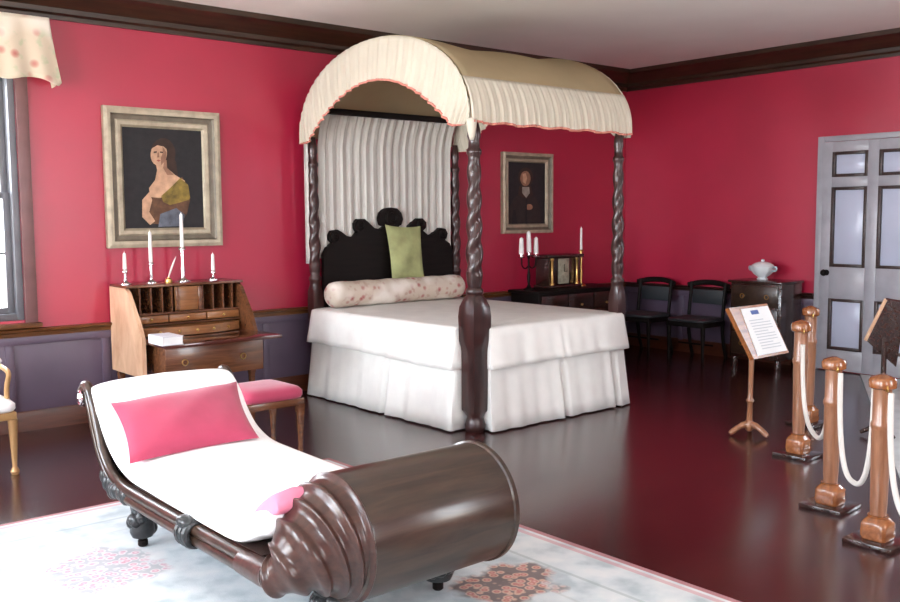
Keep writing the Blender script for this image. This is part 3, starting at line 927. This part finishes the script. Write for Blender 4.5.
b0 = thing('closed_book', 'thick pale grey book lying on the front of the open writing desk', 'book', (2.825, 6.53, .684))
build('cover', bk, M['book'], b0)
build('pages', MB().box(2.735, 2.885, 6.375, 6.615, .6885, .7435), M['paper'], b0)

# candlesticks on the desk
def candlestick(x, y, z, hs, hc, label, r=.045, mat='silver', lean=0, group='candlesticks on the writing desk'):
    t = thing('candlestick', label, 'candlestick', (x, y, z), group)
    pr = [(r, 0), (r, .008), (r*.75, .018), (r*.3, .03), (r*.22, .05), (r*.32, hs*.35), (r*.2, hs*.5), (r*.26, hs*.75), (r*.22, hs-.03), (r*.5, hs-.022), (r*.5, hs-.012), (r*.34, hs)]
    build('stick', MB().lathe(pr, x, y, z, 18), M[mat], t)
    build('candle', MB().lathe([(.015, hs-.005), (.0155, hs), (.014, hs+hc*.5), (.012, hs+hc-.012), (.004, hs+hc), (.0015, hs+hc+.002), (.0015, hs+hc+.012)], x, y, z, 12), M['wax'], t)
    return t
zt_ = 1.081
candlestick(2.79, 7.17, zt_, .12, .13, 'short silver candlestick at the left end of the writing desk top')
candlestick(3.00, 7.17, zt_, .17, .24, 'tall silver candlestick second from the left on the writing desk')
candlestick(3.265, 7.17, zt_, .28, .27, 'tallest silver candlestick standing above the middle of the writing desk', .06)
candlestick(3.53, 7.17, zt_, .08, .14, 'short silver candlestick alone at the right end of the writing desk top')
# a slanting quill by the middle candlestick
t = thing('quill_pen', 'white quill leaning in a small brass inkwell between the tall candlesticks', 'quill', (3.12, 7.12, zt_))
build('inkwell', MB().lathe([(.028, 0), (.03, .01), (.026, .03), (.012, .038), (.012, .045)], 3.12, 7.12, zt_, 14), M['brass'], t)
q0, q1 = Vector((3.12, 7.12, zt_+.044)), Vector((3.20, 7.14, zt_+.21))
def qf(u, v):
    p = q0.lerp(q1, u); wd = .016*math.sin(PI*min(1, u*.9+.1))**.6
    return p+Vector((.9, 0, -.4))*(wd*(v-.5))+Vector((0, .006*math.sin(u*3), 0))
mb = MB(); mb.grid(qf, 14, 4); build('feather', mb, M['wax'], t, solid=.002)

# ------------------------------------------------------------------ pink stool
st = thing('upholstered_stool', 'low wooden stool with a padded rose pink seat beside the chaise', 'stool', (3.10, 5.62, 0))
sx0, sx1, sy0, sy1 = 2.88, 3.33, 5.42, 5.86
def seat_pad(x0, x1, y0, y1, z0, z1):
    mb = MB()
    rs = []
    for (ins, q) in ((.01, 0), (0, .2), (0, .55), (.02, .8), (.06, .94), (.12, 1.0)):
        ring = []
        for k in range(40):
            a = 2*PI*k/40; ca, sa = math.cos(a), math.sin(a)
            ring.append(((x0+x1)/2+math.copysign(abs(ca)**.3, ca)*((x1-x0)/2-ins), (y0+y1)/2+math.copysign(abs(sa)**.3, sa)*((y1-y0)/2-ins), z0+(z1-z0)*q))
        rs.append(ring)
    return mb.rings(rs)
build('seat', seat_pad(sx0, sx1, sy0, sy1, .375, .465), M['rose'], st, smooth=60)
build('seat_frame', MB().box(sx0+.01, sx1-.01, sy0+.01, sy1-.01, .325, .374, .006), M['desk'], st)
for x in (sx0+.035, sx1-.035):
    for y in (sy0+.035, sy1-.035):
        build('leg', MB().lathe([(.016, 0), (.018, .02), (.015, .06), (.024, .25, .7), (.026, .33, 1)], x, y, 0, 16), M['desk'], st)

# ------------------------------------------------------------------ pictures
def picture(name, x0, x1, z0, z1, fw_, label, layers, shade, ymat):
    t = thing(name, label, 'painting', ((x0+x1)/2, BY-.002, z0))
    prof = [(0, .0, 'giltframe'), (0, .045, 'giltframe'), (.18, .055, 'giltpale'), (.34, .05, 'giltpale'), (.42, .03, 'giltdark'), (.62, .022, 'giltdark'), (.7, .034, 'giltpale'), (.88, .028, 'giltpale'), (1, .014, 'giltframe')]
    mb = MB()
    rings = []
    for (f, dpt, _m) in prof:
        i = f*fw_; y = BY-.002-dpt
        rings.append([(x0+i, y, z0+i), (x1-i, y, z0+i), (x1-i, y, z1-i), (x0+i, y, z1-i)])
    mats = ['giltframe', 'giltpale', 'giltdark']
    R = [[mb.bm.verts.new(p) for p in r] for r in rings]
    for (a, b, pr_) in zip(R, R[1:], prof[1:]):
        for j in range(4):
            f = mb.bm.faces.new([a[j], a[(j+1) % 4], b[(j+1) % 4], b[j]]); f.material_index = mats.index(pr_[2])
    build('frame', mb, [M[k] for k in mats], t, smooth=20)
    # painted canvas: thin coats of paint one on another
    mb = MB(); i = fw_*.96; y = BY-.012
    mb.box(x0+i, x1-i, y, BY-.003, z0+i, z1-i)
    ms = [shade]
    for k, (pts, mt) in enumerate(layers):
        if mt not in ms: ms.append(mt)
        mb.mi = ms.index(mt)
        mb.poly([(p.x, y-.0006*(k+1), p.z) for p in [onY(a, b, BY-.012) for a, b in pts]])
    build('canvas', mb, ms, t, smooth=0, fix=True)
    return t
def paint(n, c, v=.25): return plain('oil paint '+n, c, .7, var=v, scale=18)
pb = paint('umber black', (0.012, 0.011, 0.013), .3)
skin = paint('warm skin', (0.50, 0.30, 0.19)); skin2 = paint('shaded skin', (0.26, 0.13, 0.08)); hair = paint('dark hair', (0.035, 0.016, 0.010))
gold = paint('ochre dress', (0.20, 0.135, 0.025), .5); brn = paint('brown dress', (0.10, 0.045, 0.022), .5); blu = paint('grey blue cloth', (0.10, 0.11, 0.14), .4)
blk = paint('coat black', (0.007, 0.006, 0.008))
def ell(cx_, cy_, rx, ry, n=18, rot=0): return [(cx_+rx*math.cos(2*PI*k/n)*math.cos(rot)-ry*math.sin(2*PI*k/n)*math.sin(rot), cy_+rx*math.cos(2*PI*k/n)*math.sin(rot)+ry*math.sin(2*PI*k/n)*math.cos(rot)) for k in range(n)]
lady = [(ell(163, 154, 12.5, 16), hair), ([(168, 150), (176, 162), (178, 176), (168, 184), (160, 165)], hair),
        ([(150, 191), (160, 192), (172, 183), (182, 177), (188, 186), (190, 200), (187, 214), (180, 224), (150, 224), (142, 212), (143, 200)], brn),
        ([(155, 160), (165, 158), (167, 168), (175, 175), (185, 181), (181, 187), (170, 194), (160, 198), (150, 197), (149, 188), (155, 180), (157, 170)], skin),
        ([(164, 160), (166.5, 160), (167, 168), (174, 175), (167, 175), (163, 168)], skin2),
        ([(161, 196), (170, 188), (180, 178), (188, 185), (190, 198), (184, 206), (172, 206), (163, 202)], gold),
        ([(166, 206), (178, 203), (188, 200), (187, 212), (176, 214)], brn),
        ([(142, 200), (149, 192), (152, 200), (149, 212), (155, 221), (150, 225), (142, 217)], skin),
        ([(160, 214), (176, 208), (185, 215), (181, 226), (158, 227)], blu),
        (ell(158.5, 154, 8.2, 11.5, rot=.12), skin), ([(162, 146), (166, 152), (165.5, 160), (161, 165.2), (160.5, 158), (162.5, 153)], skin2),
        ([(150.5, 149), (153, 143.5), (159, 141), (165, 143.5), (167.5, 150), (163, 146.5), (157, 145.3)], hair),
        ([(153.2, 151.6), (156.4, 151.2), (156.4, 152.8), (153.2, 153)], hair), ([(159.6, 151.4), (162.6, 151.8), (162.6, 153.2), (159.6, 152.9)], hair),
        ([(157.2, 152.5), (158.4, 152.5), (158.9, 157.4), (156.6, 157.6)], skin2), ([(155.8, 160.4), (158, 159.6), (160.4, 160.5), (158, 161.8)], paint('lip red', (0.33, 0.08, 0.06)))]
picture('portrait_painting', 2.73, 3.71, 1.36, 2.47, .155, 'large gilt-framed portrait of a woman in a yellow brown dress', lady, pb, None)
coat = paint('brown black coat', (0.022, 0.014, 0.013))
man = [([(507, 228), (509, 208), (514, 198), (521, 193), (530, 193), (536, 198), (540, 209), (541, 228)], coat), (ell(525.5, 177.5, 7.5, 10), hair),
       ([(519, 186), (531, 186), (533, 195), (526, 199), (518, 195)], hair), (ell(525.3, 178.5, 5.2, 7.6), skin2), ([(522.5, 174), (525.5, 173), (527, 178), (525.5, 184), (522.5, 182)], skin),
       ([(522, 187), (529, 187), (529.5, 193), (526, 198), (522, 193)], paint('linen', (0.26, 0.23, 0.20))), (ell(529, 207, 3.4, 3.0), skin2), ([(513, 210), (515, 210), (518, 228), (511, 228)], blk), ([(525.5, 199), (526.5, 199), (527, 228), (525, 228)], blk)]
picture('portrait_painting', 7.01, 7.79, 1.40, 2.28, .105, 'smaller gilt-framed dark portrait of a man hanging behind the bed', man, pb, None)

# ------------------------------------------------------------------ dressing chest, clock, candles behind the bed
t = thing('low_chest', 'long dark low chest against the wall behind the bed', 'chest', (7.85, 7.1, 0))
build('top_board', MB().box(7.05, 8.42, 6.84, 7.31, .765, .795, .006), M['ebony'], t)
build('body', MB().box(7.09, 8.38, 6.88, 7.30, .12, .764, .005), M['ebony'], t)
for (a, b_) in ((7.12, 7.52), (7.54, 7.94), (7.96, 8.35)):
    o = build('drawer', MB().box(a, b_, 6.862, 6.879, .50, .74, .005), M['mahog'], t)
    build('knob', MB().ball(((a+b_)/2, 6.85, .62), .014, 10), M['brass'], o)
for x in (7.13, 8.34):
    for y in (6.92, 7.26): build('leg', MB().lathe([(.03, 0), (.035, .03), (.025, .06), (.04, .12)], x, y, 0, 14), M['ebony'], t)
t = thing('bracket_clock', 'dark bracket clock with a pale upright dial on the low chest', 'clock', (7.66, 7.14, .796))
build('case', MB().box(7.42, 7.92, 7.05, 7.25, .83, 1.13, .006).box(7.40, 7.94, 7.03, 7.27, .796, .83, .008).box(7.38, 7.96, 7.02, 7.28, 1.13, 1.165, .008), M['mahog'], t)
f_ = build('dial', MB().box(7.56, 7.73, 7.035, 7.049, .845, 1.12, .004), M['clockface'], t)
build('hour_hand', MB().box(7.648, 7.69, 7.028, 7.034, .977, .983), M['ebony'], f_)
build('minute_hand', MB().box(7.642, 7.648, 7.028, 7.034, .977, 1.06), M['ebony'], f_)
for x in (7.45, 7.85): build('pillar', MB().lathe([(.022, .0), (.022, .02), (.015, .03), (.015, .26), (.022, .275), (.022, .29)], x, 7.03, .835, 14), M['brass'], t)
# three-light candelabrum
t = thing('candelabrum', 'dark candelabrum with three white candles at the left of the clock', 'candelabrum', (7.16, 7.1, .796))
mb = MB().lathe([(.06, 0), (.06, .012), (.025, .03), (.012, .06), (.018, .15), (.010, .2), (.010, .33), (.018, .36)], 7.16, 7.1, .796, 18)
for sg_ in (-1, 1): mb.tube(catmull([(7.16, 7.1, 1.06), (7.16+sg_*.05, 7.1, 1.03), (7.16+sg_*.10, 7.1, 1.06), (7.16+sg_*.11, 7.1, 1.14)], 6), .008, 8)
build('stand', mb, M['ebony'], t)
for dx, z in ((-.11, 1.14), (0, 1.156), (.11, 1.14)):
    build('candle_cup', MB().lathe([(.012, 0), (.038, .01), (.04, .018), (.02, .022), (.02, .05)], 7.16+dx, 7.1, z, 14), M['silver'], t)
    build('candle', MB().lathe([(.028, .045), (.028, .1), (.022, .21 if dx else .26), (.006, .225 if dx else .275)], 7.16+dx, 7.1, z, 12), M['wax'], t)
candlestick(8.02, 7.12, .796, .41, .25, 'single tall candlestick with a white candle right of the clock', .06, 'brass', group=None)

# ------------------------------------------------------------------ dark chest by the door with white tureen
t = thing('tall_chest', 'dark mahogany chest standing at the right wall near the door', 'chest', (8.86, 5.2, 0))
cy0, cy1 = 4.99, 5.57
build('top_board', MB().box(8.60, 9.04, cy0-.02, cy1+.02, .885, .91, .006), M['mahog'], t)
build('body', MB().box(8.63, 9.03, cy0, cy1, .10, .884, .006), M['mahog'], t)
for (q0, q1) in ((.14, .37), (.39, .62), (.64, .86)):
    o = build('drawer', MB().box(8.612, 8.629, cy0+.03, cy1-.03, q0, q1, .005), M['mahogbar'], t)
    for y in (5.14, 5.42): build('handle', MB().torus((8.606, y, (q0+q1)/2), .022, .005, (1, 0, 0), 14, 6), M['brass'], o)
for x in (8.66, 9.0):
    for y in (cy0+.04, cy1-.04): build('foot', MB().lathe([(.03, 0), (.04, .04), (.03, .10)], x, y, 0, 14), M['mahog'], t)
t = thing('porcelain_bowl', 'white porcelain lobed bowl with a lid on the dark chest', 'bowl', (8.84, 5.33, .911))
pr = [(.05, 0), (.055, .012), (.04, .025), (.085, .06), (.115, .10), (.125, .135), (.118, .142)]
mb = MB(); rs = []
for r0, z in pr:
    rs.append([(8.84+r0*(1+.06*math.cos(6*2*PI*k/48))*math.cos(2*PI*k/48), 5.33+r0*(1+.06*math.cos(6*2*PI*k/48))*math.sin(2*PI*k/48), .911+z) for k in range(48)])
mb.rings(rs); build('bowl', mb, M['porcelain'], t)
l_ = build('lid', MB().lathe([(.118, .1425), (.11, .155), (.08, .175), (.04, .187), (.015, .19), (.02, .205), (.012, .215)], 8.84, 5.33, .911, 32), M['porcelain'], t)
for sg_ in (-1, 1): build('handle', MB().tube(catmull([(8.84, 5.33+sg_*.10, 1.0), (8.84, 5.33+sg_*.15, 1.01), (8.84, 5.33+sg_*.155, 1.045), (8.84, 5.33+sg_*.115, 1.045)], 6), .009, 8), M['porcelainblue'], t)

# ------------------------------------------------------------------ dark side chairs on the right wall (facing -X)
sc0 = thing('side_chair', 'dark wooden side chair against the right wall next to the tall chest', 'chair', (8.75, 6.06, 0), 'dark side chairs along the right wall')
X0, X1, yc, hw = 8.50, 8.93, 6.06, .25
build('seat', seat_pad(X0, X1, yc-hw, yc+hw, .43, .475), M['cane'], sc0)
build('seat_frame', MB().box(X0+.01, X1-.01, yc-hw+.01, yc+hw-.01, .375, .429, .005), M['ebony'], sc0)
for y in (yc-hw+.03, yc+hw-.03):
    build('leg', MB().lathe([(.014, 0), (.02, .03), (.016, .08), (.024, .3), (.026, .38)], X0+.035, y, 0, 14), M['ebony'], sc0)
    build('leg', MB().tube(catmull([(X1+.05, y, 0), (X1-.01, y, .2), (X1-.03, y, .42), (X1+.02, y, .84)], 6), .02, 10), M['ebony'], sc0)
build('crest_rail', MB().tube(catmull([(X1+.02, yc-hw-.02, .80), (X1+.045, yc-.1, .835), (X1+.045, yc+.1, .835), (X1+.02, yc+hw+.02, .80)], 8), .03, 10, sx=.5), M['ebony'], sc0)
build('back_panel', MB().box(X1+.005, X1+.02, yc-hw+.05, yc+hw-.05, .60, .76, .004), M['cane'], sc0)
build('stretcher', MB().tube([(X0+.22, yc-hw+.03, .17), (X0+.22, yc+hw-.03, .17)], .011, 8), M['ebony'], sc0)
dup(sc0, (8.75, 6.78, 0), 'dark wooden side chair by the room corner, right of the far bed post', 'dark side chairs along the right wall')

# ------------------------------------------------------------------ information stand
def infostand(ox, oy, label, oz=0):
    t = thing('information_stand', label, 'sign stand', (ox, oy, oz))
    return t
IX, IY = 5.965, 3.69
t = infostand(IX, IY, 'wooden stand with a sloped white information sheet near the rope posts')
lo, hi = .57, .905
TLb, TRb = onY(729, 308, 3.74), onY(767, 310.5, 3.74)
BLb, BRb = onY(754, 358, 3.60), onY(789, 354, 3.60)
TRb.z = TLb.z; BRb.z = BLb.z = (BRb.z+BLb.z)/2
# tilted board, its edges parallel to the back wall, low edge towards the visitors
nrmB = (TRb-TLb).cross(BLb-TLb).normalized()
if nrmB.y > 0: nrmB = -nrmB
build('board', MB().prism([TLb, TRb, BRb, BLb], nrmB*-.035), M['amber'], t, smooth=0)
def onb(u, v, h): return TLb.lerp(TRb, u).lerp(BLb.lerp(BRb, u), v)+nrmB*h
mb = MB().prism([onb(.26, .05, .001), onb(.97, .05, .001), onb(.97, .95, .001), onb(.13, .95, .001)], nrmB*.003)
sh = build('information_sheet', mb, M['paper'], t, smooth=0)
mb = MB()
mb.poly([onb(.46, .10, .0055), onb(.66, .10, .0055), onb(.66, .18, .0055), onb(.46, .18, .0055)])
mb.mi = 1
for k in range(11):
    v = .28+k*.055; mb.poly([onb(.32, v, .0055), onb(.86 if k % 4 else .7, v, .0055), onb(.86 if k % 4 else .7, v+.018, .0055), onb(.32, v+.018, .0055)])
build('print', mb, [M['blue'], M['ink']], sh, smooth=0)
PT = BLb.lerp(TLb, .12).lerp(BRb.lerp(TRb, .12), .12)-nrmB*.03; PB = Vector((5.975, 3.68, .08))
mb = MB().tube([PT, PT.lerp(PB, .35), PT.lerp(PB, .62), PT.lerp(PB, .66), PT.lerp(PB, .70), PB], [.02, .017, .018, .03, .018, .022], 14)
build('pole', mb, M['honey'], t)
build('base_knob', MB().ball((5.975, 3.68, .075), (.035, .035, .05), 14), M['honey'], t)
for k in range(3):
    a = .5+k*2*PI/3
    build('foot', MB().tube(catmull([(5.975, 3.68, .085), (5.975+.07*math.cos(a), 3.68+.07*math.sin(a), .07), (5.975+.15*math.cos(a), 3.68+.15*math.sin(a), .018)], 5), [.024]*5+[.02]*5+[.015], 10), M['honey'], t)

# second stand, seen from its dark back, before the door
ox, oy = 6.62, 3.01
t = infostand(ox, oy, 'dark backed information stand in front of the grey door', .0095)
c0 = Vector((ox, oy, .0095))
A = [onZ(877, 303, .97), onZ(895, 306, .97), onZ(890, 370, .55), onZ(866, 345, .72)]
rt = Vector((_c, -_s, 0)); fwd = Vector((_s, _c, 0))
def loc(a, b, z): return c0+rt*a+fwd*b+Vector((0, 0, z))
bd = [loc(-.03, -.04, .985), loc(.09, -.10, .965), loc(.07, -.02, .50), loc(-.10, .10, .68)]
mb = MB()
nb = (bd[1]-bd[0]).cross(bd[3]-bd[0]).normalized()
if nb.dot(fwd) < 0: nb = -nb
mb.prism([bd[0], bd[1], bd[2]], nb*.03); mb.prism([bd[0], bd[2], bd[3]], nb*.03)
build('board', mb, M['mahog'], t, smooth=0)
mb = MB().tube([bd[0], bd[3]], .013, 8); build('board_edge', mb, M['desklitpale'], t)
mb = MB().tube([loc(0, .02, .72), loc(0, .02, .06)], .018, 12); build('pole', mb, M['mahog'], t)
for k in range(3):
    a = k*2*PI/3; b_ = loc(0, .02, 0)
    build('foot', MB().tube([b_+Vector((0, 0, .07)), b_+Vector((.07*math.cos(a), .07*math.sin(a), .05)), b_+Vector((.14*math.cos(a), .14*math.sin(a), .014))], [.022, .018, .013], 8), M['mahog'], t)

# ------------------------------------------------------------------ rope posts
def stanchion(loc_, label):
    x, y, _z = loc_
    t = thing('rope_post', label, 'barrier post', loc_, 'wooden rope posts')
    build('base_plate', MB().box(x-.12, x+.12, y-.12, y+.12, 0, .025, .006), M['mahog'], t)
    build('base_block', MB().lathe([(.060, .0, .9), (.064, .012, .9), (.064, .075, .9), (.058, .088, .8), (.048, .105), (.050, .115)], x, y, .026, 28), M['amber'], t)
    build('post', MB().lathe([(.036, .142), (.04, .2), (.043, .42), (.045, .52), (.044, .56), (.05, .575), (.05, .59), (.043, .605), (.043, .76)], x, y, 0, 24), M['honey'], t)
    c_ = build('cap', MB().lathe([(.05, .761), (.062, .768), (.064, .80), (.056, .815), (.03, .825), (.012, .832)], x, y, 0, 24), M['amber'], t)
    for a in (0.73, 0.73+PI): build('hook', MB().torus((x+.064*math.cos(a), y+.064*math.sin(a), .77), .014, .004, (-math.sin(a), math.cos(a), 0), 12, 6), M['brass'], c_)
    return t
SP = [(6.62, 3.58, 0), (5.69, 3.14, 0), (4.81, 2.46, 0), (4.45, 2.03, 0), (4.02, 1.52, 0)]
s0 = stanchion(SP[1], 'wooden rope post right beside the information sheet stand, with the farther hanging rope')
s4_ = dup(s0, SP[0], 'farthest wooden rope post, half hidden behind the one by the information stand', 'wooden rope posts')
s0.scale = s4_.scale = (1, 1, 1.09)
dup(s0, SP[2], 'wooden rope post standing between two hanging ropes left of the door', 'wooden rope posts').scale = (1, 1, 1)
dup(s0, SP[3], 'nearest wooden rope post at the right edge of the picture', 'wooden rope posts').scale = (1, 1, 1)
dup(s0, SP[4], 'wooden rope post beyond the picture edge holding the last rope', 'wooden rope posts').scale = (1, 1, 1)
RL = ['white rope swag hanging at the left, nearest the information stand', 'white rope swag in the middle, before the grey door', 'white rope swag hanging from the nearest post to the right']
for (a, b, lo, lab) in ((SP[1], SP[2], .28, RL[0]), (SP[2], SP[3], .22, RL[1]), (SP[3], SP[4], .20, RL[2])):
    va, vb = Vector(a), Vector(b); dv = (vb-va).normalized()
    pa, pb_ = va+dv*.086, vb-dv*.086
    pts = []
    for k in range(41):
        u = k/40; p = pa.lerp(pb_, .5-.5*math.copysign(abs(math.cos(PI*u))**.85, math.cos(PI*u)))
        q = abs(2*u-1); pts.append(Vector((p.x, p.y, lo+(.755-lo)*q**2.2)))
    mb = MB().tube(pts, 0.0135, 12)
    o = build('rope_swag', mb, M['rope'], smooth=60); tag(o, lab, 'rope', 'white ropes between the posts')

# ------------------------------------------------------------------ armchair at the left edge
t = thing('gilt_armchair', 'gilt armchair with white padded seat, cut off by the left picture edge', 'chair', (1.35, 6.3, 0))
ax0, ax1, ay0, ay1 = 1.12, 1.685, 6.12, 6.66
build('seat', seat_pad(ax0, ax1, ay0, ay1, .40, .475), M['white'], t, smooth=60)
build('seat_frame', MB().box(ax0+.015, ax1-.015, ay0+.015, ay1-.015, .35, .399, .006), M['gilt'], t)
for x in (ax0+.04, ax1-.035):
    for y in (ay0+.04, ay1-.04):
        build('leg', MB().lathe([(.02, 0), (.028, .02), (.014, .05), (.017, .1), (.026, .28), (.03, .35)], x, y, 0, 16), M['gilt'], t)
for x in (ax0+.04, ax1-.03):
    a_ = build('armrest', MB().tube(catmull([(x, ay0+.14, .36), (x, ay0+.16, .52), (x, ay0+.10, .63), (x, ay0+.25, .655), (x, ay1, .67)], 6), .016, 10), M['gilt'], t)
    build('arm_pad', MB().ball((x, ay1-.16, .685), (.03, .10, .022), 14), M['white'], a_)
build('back_frame', MB().box(ax0+.03, ax1-.03, ay1-.015, ay1+.03, .40, .97, .012), M['gilt'], t)
build('backrest', MB().box(ax0+.07, ax1-.07, ay1-.06, ay1-.016, .52, .92, .02), M['white'], t)

# ------------------------------------------------------------------ light
wld = bpy.data.worlds.new('overcast sky'); sc.world = wld; wld.use_nodes = True
bg = wld.node_tree.nodes['Background']
# bright sunlit ground below the horizon, paler overcast sky above it
nt = wld.node_tree
tcw = nt.nodes.new('ShaderNodeTexCoord'); spw = nt.nodes.new('ShaderNodeSeparateXYZ')
nt.links.new(tcw.outputs['Generated'], spw.inputs[0])
mrw = N(nt, 'ShaderNodeMapRange'); mrw.inputs['From Min'].default_value = -.08; mrw.inputs['From Max'].default_value = .04
nt.links.new(spw.outputs['Z'], mrw.inputs['Value'])
nt.links.new(ramp(nt, mrw.outputs[0], [(0.0, (1.0, 0.97, 0.90)), (1.0, (0.65, 0.70, 0.76))]), bg.inputs['Color'])
bg.inputs['Strength'].default_value = 7.0
def win_light(name, loc_, rot, sx, sy, power, col):
    l = bpy.data.lights.new(name, 'AREA'); l.shape = 'RECTANGLE'; l.size = sx; l.size_y = sy; l.energy = power; l.color = col
    o = bpy.data.objects.new(name, l); COL.objects.link(o); o.location = loc_; o.rotation_euler = rot
    return o
TILT = math.radians(20)
win_light('daylight_back', ((WX0+WX1)/2, BY+.9, 2.2), (-(PI/2-math.radians(22)), 0, 0), 1.5, 2.2, 240, (0.84, 0.92, 1.0))
win_light('added_fill_right', (RX+.6, 1.1, 2.1), (0, PI/2-math.radians(30), 0), 2.0, 1.6, 230, (0.86, 0.93, 1.0))  # lamp added at the unseen right window to brighten the runner
for a, b_ in LW: win_light('daylight_left', (LX-.75, (a+b_)/2, 2.3), (0, -(PI/2-TILT), 0), 2.2, b_-a+.2, 460, (0.80, 0.90, 1.0))
for a, b_ in FW: win_light('daylight_front', ((a+b_)/2, FY-.75, 2.3), (PI/2-TILT, 0, 0), b_-a+.2, 2.2, 230, (0.90, 0.95, 1.0))
# added low lamps aimed up through the windows to brighten the ceiling
for a, b_ in LW: win_light('added_ceiling_fill', (LX-.7, (a+b_)/2, .75), (0, -(PI/2+math.radians(38)), 0), 1.2, b_-a+.2, 260, (1.0, 0.88, 0.72))
for a, b_ in FW: win_light('added_ceiling_fill', ((a+b_)/2, FY-.7, .75), (PI/2+math.radians(38), 0, 0), b_-a+.2, 1.2, 160, (1.0, 0.88, 0.72))

sc.view_settings.view_transform = 'Standard'
sc.view_settings.look = 'None'
sc.view_settings.gamma = 1
sc.view_settings.exposure = 0.0
sc.view_settings.use_curve_mapping = False
for o in list(COL.objects):
    if '_o' in o: del o['_o']
